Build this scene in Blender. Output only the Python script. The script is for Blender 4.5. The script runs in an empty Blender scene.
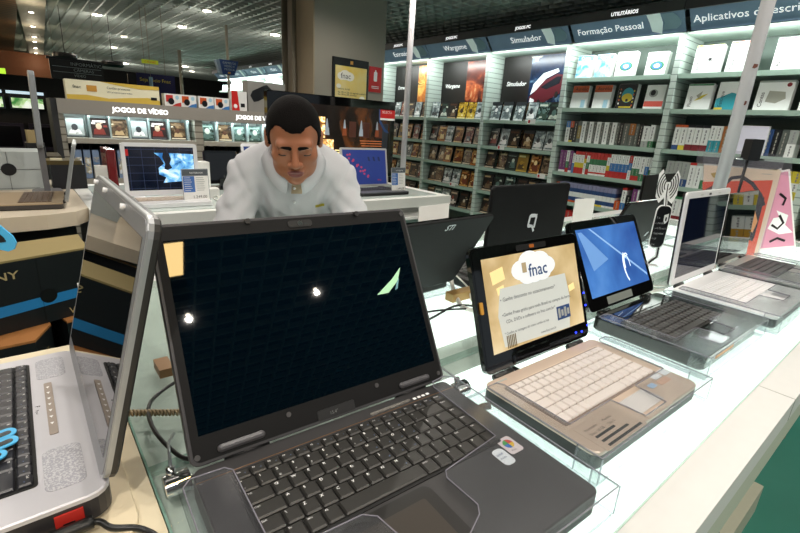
import bpy, math, random
import numpy as np
from mathutils import Matrix, Vector
random.seed(7)
S = bpy.context.scene
COL = S.collection
# ------------------------------------------------------------------ camera
F_PX, PITCH, ROLL, YAW = 454.857, 0.298941, 0.0628443, 0.699108
fw = Vector((math.sin(YAW)*math.cos(PITCH), math.cos(YAW)*math.cos(PITCH), -math.sin(PITCH)))
rt = fw.cross(Vector((0, 0, 1))).normalized(); up = rt.cross(fw)
rr = rt*math.cos(ROLL)+up*math.sin(ROLL); uu = -rt*math.sin(ROLL)+up*math.cos(ROLL)
cam = bpy.data.objects.new('camera', bpy.data.cameras.new('camera')); COL.objects.link(cam)
cam.matrix_world = Matrix(((rr.x, uu.x, -fw.x, 0), (rr.y, uu.y, -fw.y, 0), (rr.z, uu.z, -fw.z, 1.35), (0, 0, 0, 1)))
cam.data.sensor_width = 36; cam.data.lens = F_PX/800*36; cam.data.clip_start = .02
S.camera = cam
# ------------------------------------------------------------------ world, lights, exposure
w = bpy.data.worlds.new('world'); S.world = w; w.use_nodes = True
w.node_tree.nodes['Background'].inputs[0].default_value = (.62, .72, .8, 1)
w.node_tree.nodes['Background'].inputs[1].default_value = .34
S.view_settings.view_transform = 'Standard'; S.view_settings.look = 'None'
S.view_settings.exposure = 0.0; S.view_settings.gamma = 1; S.view_settings.use_curve_mapping = False
def lamp(kind, loc, power, color=(1, 1, 1), rot=(0, 0, 0), **kw):
    d = bpy.data.lights.new('lamp', kind); d.energy = power; d.color = color
    for k, v in kw.items(): setattr(d, k, v)
    o = bpy.data.objects.new('lamp', d); COL.objects.link(o); o.location = loc; o.rotation_euler = rot; return o
# recessed ceiling spots: those over the display island and behind the photographer (the two rearmost added to brighten camera-facing fronts), then those far away
NEAR_SPOTS = [(.43, -1.4, 62, 1.9), (1.24, -1.4, 62, 1.9), (2.1, -.25, 34, 1.9), (-.35, -.3, 60, 1.9), (3.1, -.5, 40, 1.9), (3.4, -2.6, 90, 1.9), (-1.3, -2.6, 80, 1.9), (-.9, .6, 40, 1.9), (.45, .72, 30, 1.9), (1.2, .45, 28, 1.9),
              (2.9, .45, 45, 1.9), (-.6, 2.0, 34, 1.9), (.75, 2.3, 42, 1.9), (2.0, 2.2, 50, 1.9), (1.1, 3.4, 40, 1.9), (2.3, 3.3, 22, 1.9), (-.3, 3.4, 20, 1.9)]
for x, y, p, a in NEAR_SPOTS:
    lamp('SPOT', (x, y, 2.44), p*.86, (1, .93, .84), spot_size=2.85, spot_blend=.8, shadow_soft_size=.014)
BAYS = [.65, 1.6, 2.545, 3.49, 4.42, 5.37]
FAR_BAYS = [8.2, 9.15, 10.1, 11.05]
FAR_SPOTS = [(1.041, 7.652, .05, 30, 'bright round spot nearest the lamp strip in the louvred ceiling', 60), (2.019, 7.451, .05, 30, 'bright round ceiling spot above the video game gondola', 60),
     (1.929, 6.058, .042, 22, 'round ceiling spot just left of and above the hanging blue sign', 50), (3.088, 6.774, .06, 30, 'square-looking ceiling spot left of the grey column', 60),
     (2.507, 14.747, .07, 30, 'distant bright ceiling spot above the yellow hanging sign', 120), (1.754, 11.27, .045, 16, 'dim ceiling spot above the dark department board', 60),
     (1.628, 9.411, .04, 10, 'faint ceiling spot left of the bright one near the middle', 40), (3.661, 13.504, .07, 26, 'cool white ceiling lamp right of the metal post', 80),
     (1.427, 15.038, .07, 18, 'distant warm ceiling spot over the dark department board', 60), (4.194, 14.807, .06, 18, 'farthest warm spot right of the cool white lamp', 60)]
for x, y, r, e_, lb, pw_ in FAR_SPOTS:
    lamp('POINT', (x, y, 2.30), pw_*.10, (1, .94, .84), shadow_soft_size=.05)
for yy in (7.3, 9.4, 11.5, 14.2):
    lamp('POINT', (.30+.042*(yy-6.2), yy, 2.26), 3.5, (1, .85, .6), shadow_soft_size=.04)
for x, y in ((-1.2, 7.2), (-1.0, 10.5), (-2.5, 5.8)):
    lamp('POINT', (x, y, 2.1), 30, (1, .78, .5), shadow_soft_size=.05)
# fluorescent tubes in the header of the shelf wall, one per bay
for i, y in enumerate([-.3]+BAYS+FAR_BAYS):
    lamp('AREA', (3.925, y+.47, 2.105), 5.5 if i < 7 else 16, (.93, 1, .965), (0, math.radians(-42), 0), shape='RECTANGLE', size=.05, size_y=.86)
for x in (.68, 1.62):
    lamp('AREA', (x, 4.03, 1.285), 2.2, (.9, 1, 1), (math.radians(-30), 0, 0), shape='RECTANGLE', size=.85, size_y=.03)

# ------------------------------------------------------------------ materials
def lin(c):
    if isinstance(c, str):
        c = [int(c[i:i+2], 16)/255 for i in (0, 2, 4)]
        c = [x/12.92 if x < .04045 else ((x+.055)/1.055)**2.4 for x in c]
    return tuple(c)+(1,)
MATS = {}
def mat(name, col='808080', rough=.5, metal=0., emit=0., noise=0., scale=40., bump=0., spec=.5, coat=0., ecol=None):
    if name in MATS: return MATS[name]
    m = bpy.data.materials.new(name); m.use_nodes = True; nt = m.node_tree; b = nt.nodes['Principled BSDF']
    c = lin(col); b.inputs['Base Color'].default_value = c; b.inputs['Roughness'].default_value = rough
    b.inputs['Metallic'].default_value = metal; b.inputs['Specular IOR Level'].default_value = spec
    b.inputs['Coat Weight'].default_value = coat; b.inputs['Coat Roughness'].default_value = .03
    if emit:
        b.inputs['Emission Color'].default_value = lin(ecol) if ecol else c; b.inputs['Emission Strength'].default_value = emit
    tc = nt.nodes.new('ShaderNodeTexCoord'); n = nt.nodes.new('ShaderNodeTexNoise'); n.inputs['Scale'].default_value = scale; n.inputs['Detail'].default_value = 3
    nt.links.new(tc.outputs['Object'], n.inputs['Vector'])
    mx = nt.nodes.new('ShaderNodeMix'); mx.data_type = 'RGBA'
    a = max(noise, .03)
    mx.inputs[6].default_value = tuple(x*(1-a) for x in c[:3])+(1,); mx.inputs[7].default_value = tuple(min(1, x*(1+a)) for x in c[:3])+(1,)
    nt.links.new(n.outputs['Fac'], mx.inputs[0]); nt.links.new(mx.outputs[2], b.inputs['Base Color'])
    if bump:
        bp = nt.nodes.new('ShaderNodeBump'); bp.inputs['Strength'].default_value = bump; bp.inputs['Distance'].default_value = .002
        nt.links.new(n.outputs['Fac'], bp.inputs['Height']); nt.links.new(bp.outputs[0], b.inputs['Normal'])
    MATS[name] = m; return m
def clear(name, tint=(1, 1, 1), gloss=.12, body=.0, bodycol='ffffff', rough=.03):
    if name in MATS: return MATS[name]
    m = bpy.data.materials.new(name); m.use_nodes = True; nt = m.node_tree; nt.nodes.remove(nt.nodes['Principled BSDF'])
    out = nt.nodes['Material Output']; t = nt.nodes.new('ShaderNodeBsdfTransparent'); t.inputs[0].default_value = tuple(tint)+(1,)
    g = nt.nodes.new('ShaderNodeBsdfGlossy'); g.inputs['Roughness'].default_value = rough
    d = nt.nodes.new('ShaderNodeBsdfDiffuse'); d.inputs[0].default_value = lin(bodycol)
    n = nt.nodes.new('ShaderNodeTexNoise'); n.inputs['Scale'].default_value = 18
    mr = nt.nodes.new('ShaderNodeMapRange'); mr.inputs[3].default_value = body*.6; mr.inputs[4].default_value = body*1.4
    nt.links.new(n.outputs['Fac'], mr.inputs[0])
    m1 = nt.nodes.new('ShaderNodeMixShader'); nt.links.new(mr.outputs[0], m1.inputs[0]); nt.links.new(t.outputs[0], m1.inputs[1]); nt.links.new(d.outputs[0], m1.inputs[2])
    lw = nt.nodes.new('ShaderNodeLayerWeight'); lw.inputs[0].default_value = .5
    pw = nt.nodes.new('ShaderNodeMath'); pw.operation = 'POWER'; pw.inputs[1].default_value = 4; nt.links.new(lw.outputs['Facing'], pw.inputs[0])
    ma = nt.nodes.new('ShaderNodeMath'); ma.operation = 'MULTIPLY_ADD'; ma.inputs[1].default_value = .55; ma.inputs[2].default_value = gloss*.2; nt.links.new(pw.outputs[0], ma.inputs[0])
    m2 = nt.nodes.new('ShaderNodeMixShader'); nt.links.new(ma.outputs[0], m2.inputs[0]); nt.links.new(m1.outputs[0], m2.inputs[1]); nt.links.new(g.outputs[0], m2.inputs[2])
    nt.links.new(m2.outputs[0], out.inputs[0]); MATS[name] = m; return m
def cover_mat(name, ramp, scale=14, emit=0, rough=.25, byobj=True, dist=1.5):
    """printed cover: blotches of several inks, different on every copy"""
    if name in MATS: return MATS[name]
    m = bpy.data.materials.new(name); m.use_nodes = True; nt = m.node_tree; b = nt.nodes['Principled BSDF']; b.inputs['Roughness'].default_value = rough
    tc = nt.nodes.new('ShaderNodeTexCoord'); oi = nt.nodes.new('ShaderNodeObjectInfo'); ml = nt.nodes.new('ShaderNodeMath'); ml.operation = 'MULTIPLY'; ml.inputs[1].default_value = 37
    n = nt.nodes.new('ShaderNodeTexNoise'); n.noise_dimensions = '4D'; n.inputs['Scale'].default_value = scale; n.inputs['Detail'].default_value = 4; n.inputs['Distortion'].default_value = dist
    nt.links.new(tc.outputs['Object'], n.inputs['Vector'])
    if byobj:
        nt.links.new(oi.outputs['Random'], ml.inputs[0]); nt.links.new(ml.outputs[0], n.inputs['W'])
    cr = nt.nodes.new('ShaderNodeValToRGB'); e = cr.color_ramp.elements
    for i, (p, c) in enumerate(ramp):
        x = e[i] if i < 2 else e.new(p)
        x.position = p; x.color = lin(c)
    nt.links.new(n.outputs['Fac'], cr.inputs[0]); nt.links.new(cr.outputs[0], b.inputs['Base Color'])
    if emit: nt.links.new(cr.outputs[0], b.inputs['Emission Color']); b.inputs['Emission Strength'].default_value = emit
    MATS[name] = m; return m
def stripe_mat(name, c1, c2, period, frac, axis='Z', rough=.5):
    if name in MATS: return MATS[name]
    m = bpy.data.materials.new(name); m.use_nodes = True; nt = m.node_tree; b = nt.nodes['Principled BSDF']; b.inputs['Roughness'].default_value = rough
    tc = nt.nodes.new('ShaderNodeTexCoord'); sp = nt.nodes.new('ShaderNodeSeparateXYZ'); nt.links.new(tc.outputs['Object'], sp.inputs[0])
    md = nt.nodes.new('ShaderNodeMath'); md.operation = 'FLOORED_MODULO'; md.inputs[1].default_value = period; nt.links.new(sp.outputs[axis], md.inputs[0])
    ls = nt.nodes.new('ShaderNodeMath'); ls.operation = 'LESS_THAN'; ls.inputs[1].default_value = period*frac; nt.links.new(md.outputs[0], ls.inputs[0])
    mx = nt.nodes.new('ShaderNodeMix'); mx.data_type = 'RGBA'; mx.inputs[6].default_value = lin(c1); mx.inputs[7].default_value = lin(c2)
    nt.links.new(ls.outputs[0], mx.inputs[0]); nt.links.new(mx.outputs[2], b.inputs['Base Color']); MATS[name] = m; return m

WHITE = mat('white_laminate', 'e6e6e2', .35); BLACK = mat('black_plastic', '0c0c0d', .4); GLOSSB = mat('glossy_black', '050505', .08, coat=.6)
CHROME = mat('chrome', 'd8d8da', .12, 1.); S.cycles.transparent_max_bounces = 24
GREY = mat('grey_plastic', '6a6a6c', .45)
PAPER = mat('paper', 'e9e8e4', .8); DKTXT = mat('dark_ink', '222226', .6); INKW = mat('white_ink', 'f0f0f0', .6)
ACR = clear('clear_acrylic', (.95, .965, .965), .2, .022, 'c8d0d4', .12); ACRE = clear('acrylic_edge', (.70, .73, .76), .3, .16, 'b8b8c4')

# ------------------------------------------------------------------ mesh builder
class MB:
    def __init__(s, M=None): s.v = []; s.f = []; s.mi = []; s.sm = []; s.mats = []; s.M = M or Matrix()
    def add(s, vs, fs, m, smooth=False):
        if m not in s.mats: s.mats.append(m)
        k = s.mats.index(m); n = len(s.v)
        s.v += [tuple(s.M @ Vector(p)) for p in vs]
        for f in fs: s.f.append([i+n for i in f]); s.mi.append(k); s.sm.append(smooth)
        return s
    def box(s, x0, y0, z0, x1, y1, z1, m):
        return s.add([(x, y, z) for z in (z0, z1) for x, y in ((x0, y0), (x1, y0), (x1, y1), (x0, y1))],
              [(3, 2, 1, 0), (4, 5, 6, 7), (0, 1, 5, 4), (1, 2, 6, 5), (2, 3, 7, 6), (3, 0, 4, 7)], m)
    def loft(s, rings, m, smooth=False, caps=True, closed=True):
        n = len(rings[0]); vs = [p for r in rings for p in r]; fs = []
        for k in range(len(rings)-1):
            for i in range(n if closed else n-1):
                j = (i+1) % n; fs.append((k*n+i, k*n+j, (k+1)*n+j, (k+1)*n+i))
        if caps: fs.append(tuple(range(n))[::-1]); fs.append(tuple(range((len(rings)-1)*n, len(rings)*n)))
        return s.add(vs, fs, m, smooth)
    def prism(s, pts, z0, z1, m): return s.loft([[(x, y, z0) for x, y in pts], [(x, y, z1) for x, y in pts]], m)
    @staticmethod
    def rr(x0, y0, x1, y1, r, n=4):
        r = min(r, (x1-x0)/2.001, (y1-y0)/2.001); o = []
        for cx, cy, a in ((x1-r, y0+r, -90), (x1-r, y1-r, 0), (x0+r, y1-r, 90), (x0+r, y0+r, 180)):
            for i in range(n+1):
                t = math.radians(a+90*i/n); o.append((cx+r*math.cos(t), cy+r*math.sin(t)))
        return o
    def slab(s, x0, y0, x1, y1, z0, z1, m, r=.004, ch=0., cb=0., n=4):
        R = s.rr(x0, y0, x1, y1, r, n); rings = []
        if cb: rings.append([(x, y, z0) for x, y in s.rr(x0+cb, y0+cb, x1-cb, y1-cb, max(r-cb, .0003), n)]); rings.append([(x, y, z0+cb) for x, y in R])
        else: rings.append([(x, y, z0) for x, y in R])
        if ch: rings.append([(x, y, z1-ch) for x, y in R]); rings.append([(x, y, z1) for x, y in s.rr(x0+ch, y0+ch, x1-ch, y1-ch, max(r-ch, .0003), n)])
        else: rings.append([(x, y, z1) for x, y in R])
        return s.loft(rings, m)
    def tube(s, pts, r, m, n=8, r1=None):
        pts = [Vector(p) for p in pts]; rings = []; u = None
        for i, p in enumerate(pts):
            d = (pts[min(i+1, len(pts)-1)]-pts[max(i-1, 0)]).normalized()
            if u is None: u = d.orthogonal().normalized()
            else: u = (u-d*u.dot(d)).normalized()
            v = d.cross(u); q = r if r1 is None else r+(r1-r)*i/(len(pts)-1)
            rings.append([tuple(p+(u*math.cos(2*math.pi*k/n)+v*math.sin(2*math.pi*k/n))*q) for k in range(n)])
        return s.loft(rings, m, True)
    def text(s, t, size, m, x=0, y=0, z=0, align='LEFT', ext=0.0, sx=1., rot=0., shear=0., bold=0.):
        key = (t, align, shear, bold)
        if key not in TXT:
            c = bpy.data.curves.new('t', 'FONT'); c.body = t; c.align_x = align; c.resolution_u = 2; c.shear = shear; c.offset = bold
            o = bpy.data.objects.new('t', c); me = bpy.data.meshes.new_from_object(o)
            TXT[key] = ([tuple(v.co) for v in me.vertices], [tuple(p.vertices) for p in me.polygons]); bpy.data.objects.remove(o); bpy.data.meshes.remove(me)
        vs, fs = TXT[key]; c_, s_ = math.cos(rot), math.sin(rot)
        return s.add([(x+(a*sx*c_-b*s_)*size, y+(a*sx*s_+b*c_)*size, z) for a, b, _ in vs], fs, m)
    def build(s, name, parent=None, loc=None, rz=0.):
        me = bpy.data.meshes.new(name); me.from_pydata(s.v, [], s.f)
        for m in s.mats: me.materials.append(m)
        me.polygons.foreach_set('material_index', s.mi); me.polygons.foreach_set('use_smooth', s.sm); me.update()
        o = bpy.data.objects.new(name, me); COL.objects.link(o)
        if parent: o.parent = parent
        if loc: o.location = loc
        if rz: o.rotation_euler = (0, 0, rz)
        return o
TXT = {}
def tag(o, label, cat, group=None, kind=None):
    o['label'] = label; o['category'] = cat
    if group: o['group'] = group
    if kind: o['kind'] = kind
    return o
def thing(name, label, cat, loc=(0, 0, 0), rz=0., group=None):
    o = bpy.data.objects.new(name, None); o.empty_display_size = .05; COL.objects.link(o); o.location = loc; o.rotation_euler = (0, 0, rz); return tag(o, label, cat, group)
def struct(name, mb, **k):
    o = mb.build(name, **k); o['kind'] = 'structure'; return o
def frame(o, x, y, z=None):
    """matrix from an origin and two axes"""
    o = Vector(o); x = Vector(x).normalized(); y = Vector(y).normalized(); z = x.cross(y).normalized()
    return Matrix(((x.x, y.x, z.x, o.x), (x.y, y.y, z.y, o.y), (x.z, y.z, z.z, o.z), (0, 0, 0, 1)))
ORD = ['leftmost', 'second', 'third', 'fourth', 'fifth', 'sixth', 'seventh', 'eighth', 'ninth', 'tenth', 'eleventh', 'twelfth', 'thirteenth', 'fourteenth', 'fifteenth',
       'sixteenth', 'seventeenth', 'eighteenth', 'nineteenth', 'twentieth', 'twenty-first', 'twenty-second', 'twenty-third', 'twenty-fourth', 'twenty-fifth', 'twenty-sixth', 'twenty-seventh', 'twenty-eighth', 'twenty-ninth', 'thirtieth', 'thirty-first']
def spot(i): return ORD[i] if i == 0 else ORD[i]+' from left'
def copy_tree(o, parent=None):
    c = o.copy(); COL.objects.link(c); c.parent = parent
    for ch in o.children: copy_tree(ch, c)
    return c

# ------------------------------------------------------------------ setting
b = MB(); b.box(-11, -5, -.1, 6.2, 18, 0, mat('green_floor', '2f7868', .45, noise=.12, scale=3)); struct('floor', b)
b = MB(); WD = mat('dark_wall', '1b1a1a', .8, noise=.2, scale=2)
b.box(-11, 17.9, 0, 6.2, 18, 3, WD); struct('wall_back', b)
b = MB(); b.box(6.1, -5, 0, 6.2, 17.9, 3, WD); struct('wall_right', b)
b = MB(); LV = mat('louvre_grey', 'aab2ac', .6); VOID = mat('ceiling_void', '0a0b0b', .9)
y = -5.
while y < 17.9: b.box(-11, y, 2.50, 6.1, y+.012, 2.54, LV); y += .13
x = -2.
while x < 6.1: b.box(x, -5, 2.50, x+.012, 17.9, 2.54, LV); x += .13
b.box(-11, -5, 2.62, 6.1, 17.9, 2.66, VOID); struct('ceiling', b)
# lamp strip with small spots running away to the left, and the brown ceiling beside it
b = MB(frame((.17, 6.2, 2.45), (1, -.042, 0), (.042, 1, 0))); GS = mat('bulkhead_grey', '8f8a80', .6)
b.box(0, 0, 0, .27, 11.5, .05, GS); struct('trim_1', b)
b = MB(); b.box(-11, 5.2, 2.46, .24, 17.8, 2.47, stripe_mat('brown_slats', '6b4a2c', '33261a', .16, .3, 'Y')); struct('trim_2', b)
b = MB(); b.box(-11, 14.6, 1.95, .9, 14.8, 2.46, mat('orange_bulkhead', '7a4422', .6)); struct('trim_3', b)

def downlight(x, y, z, label, group=None, r=.055, e=25, col='fff0d8'):
    t = thing('ceiling_spot', label, 'ceiling light', (x, y, z), group=group)
    k = MB(); n = 14
    k.tube([(0, 0, 0), (0, 0, .03)], r*1.25, mat('spot_ring', 'b8b4aa', .4), n); k.build('trim_ring', t)
    k = MB(); k.tube([(0, 0, -.006), (0, 0, .002)], r, mat('spot_lens%d' % e, col, .3, emit=e), n); k.build('lens', t); return t
for i in range(18):
    yy = 6.57+1.4*i*(1 if i < 4 else .9)
    if yy > 17: break
    t = downlight(.296+.042*(yy-6.2), yy, 2.44, 'small warm spot in the grey lamp strip, %s counted from the near end' % (ORD[i] if i else 'first'), 'spots in the lamp strip', .026, 14)
for x, y, r, e, lb, _p in FAR_SPOTS: downlight(x, y, 2.49, lb, None, r, e)
for i, (x, y, p, a) in enumerate(NEAR_SPOTS):
    downlight(x, y, 2.475, 'small ceiling spot of the near set, two of which are added for light', 'spots above the display islands', .012, 60)

# column with framed notice
t = thing('column', 'beige and grey square store column behind the television', 'column', (2.2, 4.0, 0))
CG = mat('column_grey', '9a9488', .6, noise=.05, scale=3)
k = MB(); k.box(0, 0, 0, .79, .62, 2.5, CG); k.build('shaft', t)
k = MB(); k.box(-.012, .0, 0, .0, .62, 2.5, mat('column_beige', 'a3927a', .6)); k.build('side_panel', t)
k = MB(); k.tube([(-.05, .30, 0), (-.05, .30, 2.5)], .022, mat('conduit', '7c7464', .5)); k.tube([(-.05, .5, 0), (-.05, .5, 2.5)], .03, MATS['conduit']); k.build('conduit', t)
t = thing('framed_notice', 'black framed yellow store notice hanging on the column', 'poster', (2.38, 3.985, 1.50))
k = MB(frame((0, 0, 0), (1, 0, 0), (0, 0, 1))); k.box(0, 0, -.01, .40, .43, .012, BLACK); k.build('frame', t)
k = MB(frame((0, -.0125, 0), (1, 0, 0), (0, 0, 1))); YL = cover_mat('notice_paper', [(.3, 'e8dca8'), (.7, 'e6c44c')], 3, rough=.4, byobj=False)
k.box(.022, .02, 0, .378, .36, .002, YL); k.build('sheet', t)
k = MB(frame((0, -.015, 0), (1, 0, 0), (0, 0, 1)))
CLOUD = mat('cloud_white', 'f0ece0', .6)
for i, (cx, cy, r) in enumerate([(.09, .27, .035), (.13, .28, .045), (.18, .27, .04), (.06, .18, .02), (.33, .08, .025)]): k.prism([(cx+r*1.3*math.cos(a), cy+r*math.sin(a)) for a in np.linspace(0, 6.28, 15)[:-1]], .0001*i, .001+.0001*i, CLOUD)
k.text('fnac', .07, DKTXT, .08, .25, .0022)
for j, (tt, yy) in enumerate([('Horario da loja', .15), ('das 10h as 22h de segunda a sabado', .12), ('das 14h as 20h domingo', .10), ('Loja aberta em todos os feriados', .05)]): k.text(tt, .022, DKTXT, .05, yy, .0022)
k.box(.185, .38, 0, .215, .41, .003, mat('gold', 'c89038', .4)); k.build('printing', t)
t = thing('fire_extinguisher_sign', 'red fire extinguisher sign on the column beside the notice', 'sign', (2.80, 3.99, 1.66))
k = MB(frame((0, 0, 0), (1, 0, 0), (0, 0, 1))); k.box(0, 0, -.004, .15, .235, .004, mat('sign_red', 'c81e1c', .35)); k.build('panel', t)
k = MB(frame((0, -.005, 0), (1, 0, 0), (0, 0, 1))); k.slab(.055, .10, .095, .19, 0, .002, INKW, .012); k.box(.068, .19, 0, .082, .205, .002, INKW); k.box(.03, .05, 0, .12, .056, .001, INKW); k.box(.03, .035, 0, .12, .041, .001, INKW); k.build('pictogram', t)

# ------------------------------------------------------------------ shelf wall
PALE = mat('shelf_pale_green', 'b8c6be', .5); SHG = mat('shelf_edge', '9db4a6', .45)
SLAT = stripe_mat('slatted_panel', 'c2cec6', '76857c', .05, .12); SIGNB = mat('sign_blue_grey', '64798c', .4, noise=.2, scale=6, emit=.22); FASC = mat('fascia_dark', '3c3d3f', .5)
TUBE = mat('fluorescent', 'eafff8', .4, emit=3)
def shelf_bay(y0, title, sub, shelves, label, detail=True):
    t = thing('shelf_unit', label, 'shelf unit', (4.0, y0, 0)); W = .945
    for yy in (.022,):
        k = MB(); k.box(0, yy-.022, 0, .36, yy+.022, 2.13, SLAT); k.box(-.012, yy-.022, 0, .0, yy+.020, 2.13, stripe_mat('upright_holes', 'c4d0c8', '8a988f', .05, .14))
        k.build('side_panel', t)
    k = MB(); k.box(.34, .044, 0, .36, W-.001, 2.13, mat('shelf_back', '5e6c64', .6)); k.build('back_panel', t)
    for z in shelves:
        k = MB(); k.box(.0, .044, z-.028, .34, W-.001, z, PALE); k.box(-.008, .056, z-.03, .0, W-.001, z+.004, SHG); k.build('shelf', t)
    k = MB(); k.box(-.02, 0, 2.131, .36, W-.001, 2.145, mat('canopy', 'd6e6dc', .45)); k.build('canopy', t)
    # header: lit, tilted sign panel under a dark fascia
    k = MB(frame((-.02, W-.02, 2.175), (0, -1, 0), (-.10, 0, .11)))
    k.box(.0, -.03, -.006, W-.03, .155, 0, SIGNB); hd = k.build('header_sign', t)
    k = MB(frame((-.02, W-.02, 2.175), (0, -1, 0), (-.10, 0, .11)))
    k.text(title, .088 if len(title) < 14 else .078, mat('backlit_ink', 'ffffff', .5, emit=.7), .27 if len(title) < 14 else (.05 if len(title) < 20 else .02), .035, .002); k.build('lettering', hd)
    k = MB(frame((-.02, W-.02, 2.175), (0, -1, 0), (-.10, 0, .11)))
    k.prism([(W-.27+.05*math.cos(a)*0, 0) for a in [0]]+[(W-.27, -.025), (W-.20, -.025), (W-.185, .06), (W-.20, .15), (W-.30, .15), (W-.28, .07)][1:], .001, .004, mat('sign_white_swoosh', 'd6e4e0', .4, emit=.25))
    k.prism([(W-.19+.0, .004), (W-.09, .004), (W-.06, .03), (W-.055, .06), (W-.075, .10), (W-.11, .13), (W-.19, .13), (W-.172, .06)], .001, .003, mat('sign_lens', '8fa6b4', .3)); k.build('swoosh', hd)
    k = MB(); k.box(-.15, 0, 2.272, -.13, W-.001, 2.345, FASC); k.box(-.13, 0, 2.335, .36, W-.001, 2.345, FASC); fa = k.build('fascia', t)
    k = MB(frame((-.1515, W, 2.272), (0, -1, 0), (0, 0, 1))); k.text(sub, .038, mat('lit_lettering', 'ffffff', .5, emit=1.2), .40, .02, 0, bold=.02); k.build('lettering', fa)
    k = MB(); k.tube([(-.095, .03, 2.283), (-.095, W-.03, 2.283)], .006, TUBE); k.build('fluorescent_tube', t)
    return t
GAME_Z = [1.47, 1.2, .965, .71, .45, .2]; BOOK_Z = [1.855, 1.60, 1.30, 1.025, .755, .5, .25]
shelf_bay(BAYS[5], 'RPG', 'JOGOS PC', GAME_Z, 'pale green game shelf unit right behind the column edge')
shelf_bay(BAYS[4], 'Estratégia', 'JOGOS PC', GAME_Z, 'pale green game shelf unit with the Estratégia header behind the post')
shelf_bay(BAYS[3], 'Wargame', 'JOGOS PC', GAME_Z, 'pale green game shelf unit under the Wargame header')
shelf_bay(BAYS[2], 'Simulador', 'JOGOS PC', GAME_Z, 'pale green game shelf unit under the Simulador header')
shelf_bay(BAYS[1], 'Formação Pessoal', 'UTILITÁRIOS', BOOK_Z, 'pale green software shelf unit under the Formação Pessoal header')
shelf_bay(BAYS[0], 'Aplicativos de escritório', 'UTILITÁRIOS', BOOK_Z, 'pale green software shelf unit under the Aplicativos de escritório header')
shelf_bay(-.3, 'Utilitários', 'UTILITÁRIOS', BOOK_Z, 'pale green software shelf unit at the right edge of the photo')
for i, y in enumerate(FAR_BAYS):
    shelf_bay(y, 'Música', 'DISCOS', [1.9, 1.6, 1.3], 'distant brightly lit shelf unit left of the column, %s' % ['nearest the column', 'second from the column', 'third from the column', 'farthest from the column'][i])
# posters
def poster(y0, title, ramp, label):
    t = thing('poster', label, 'poster', (4.0, y0+.03, 0))
    k = MB(frame((.205, .885, 1.62), (0, -1, 0), (0, 0, 1))); k.box(0, 0, -.004, .885, .50, .004, mat('poster_black', '140f0e', .45)); k.build('board', t)
    k = MB(frame((.200, .885, 1.62), (0, -1, 0), (0, 0, 1))); k.text(title, .062, INKW, .06, .21, .001, shear=.25, bold=.02); k.build('lettering', t)
    return t, ramp
t, _ = poster(BAYS[3], 'Wargame', 0, 'dark Wargame poster with a glowing face at its right')
k = MB(frame((.200, .885, 1.62), (0, -1, 0), (0, 0, 1)) @ Matrix.Translation((-.03, 0, 0)) @ Matrix.Diagonal((.88, 1, 1, 1))); k.box(.50, .0, 0, .88, .49, .001, cover_mat('war_art', [(.3, '120806'), (.48, '5c1c10'), (.6, 'b8582c'), (.72, 'e8d090')], 5, byobj=False)); k.build('artwork', t)
t, _ = poster(BAYS[2], 'Simulador', 0, 'dark Simulador poster with a red racing car at its right')
k = MB(frame((.200, .885, 1.62), (0, -1, 0), (0, 0, 1)) @ Matrix.Translation((-.03, 0, 0)) @ Matrix.Diagonal((.88, 1, 1, 1)))
CARB = cover_mat('car_backdrop', [(.3, '0a101c'), (.55, '1c3050'), (.68, '6f94b0'), (.8, 'ced6da')], 5, byobj=False)
k.box(.44, .0, 0, .885, .49, .001, CARB)
RED = mat('car_red', '5c1c28', .3); GL = mat('car_window', '20242c', .2)
k.prism([(.47, .02), (.56, .0), (.86, .13), (.885, .22), (.88, .30), (.80, .31), (.64, .25), (.54, .16), (.46, .10)], .0015, .003, RED)
k.prism([(.60, .19), (.80, .285), (.86, .285), (.84, .22), (.68, .17)], .003, .004, GL)
k.prism([(.47, .12), (.56, .17), (.66, .27), (.82, .33), (.80, .36), (.62, .32), (.50, .22)], .0015, .003, mat('car_white_streak', 'e6f2f6', .3))
for cx, cy, r in ((.60, .04, .035), (.82, .12, .03)): k.prism([(cx+r*.7*math.cos(a), cy+r*math.sin(a)) for a in np.linspace(0, 6.28, 13)[:-1]], .003, .005, MATS['poster_black'])
k.prism([(.47, .05), (.53, .04), (.54, .07), (.48, .09)], .003, .005, mat('headlamp_print', 'f6fcff', .3)); k.build('artwork', t)
k = MB(frame((.200, .885, 1.62), (0, -1, 0), (0, 0, 1)) @ Matrix.Translation((-.03, 0, 0)) @ Matrix.Diagonal((.88, 1, 1, 1))); k.prism([(.42, .485), (.58, .485), (.56, .47), (.53, .47), (.52, .44), (.48, .44), (.47, .47), (.44, .47)], .0005, .0012, mat('badge_silver', 'a8a89c', .4)); k.build('badge', t)
t, _ = poster(BAYS[4], 'Estratégia', 0, 'dark Estratégia poster with an orange picture, behind the thin post')
k = MB(frame((.200, .885, 1.62), (0, -1, 0), (0, 0, 1)) @ Matrix.Translation((-.03, 0, 0)) @ Matrix.Diagonal((.88, 1, 1, 1))); k.box(.58, .0, 0, .86, .49, .001, cover_mat('strat_art', [(.3, '5c2c10'), (.5, 'c8742c'), (.62, 'e8b458'), (.75, '30180c')], 6, byobj=False)); k.build('artwork', t)
poster(BAYS[5], 'RPG', 0, 'dark poster nearest the column in the shelf wall')

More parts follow.
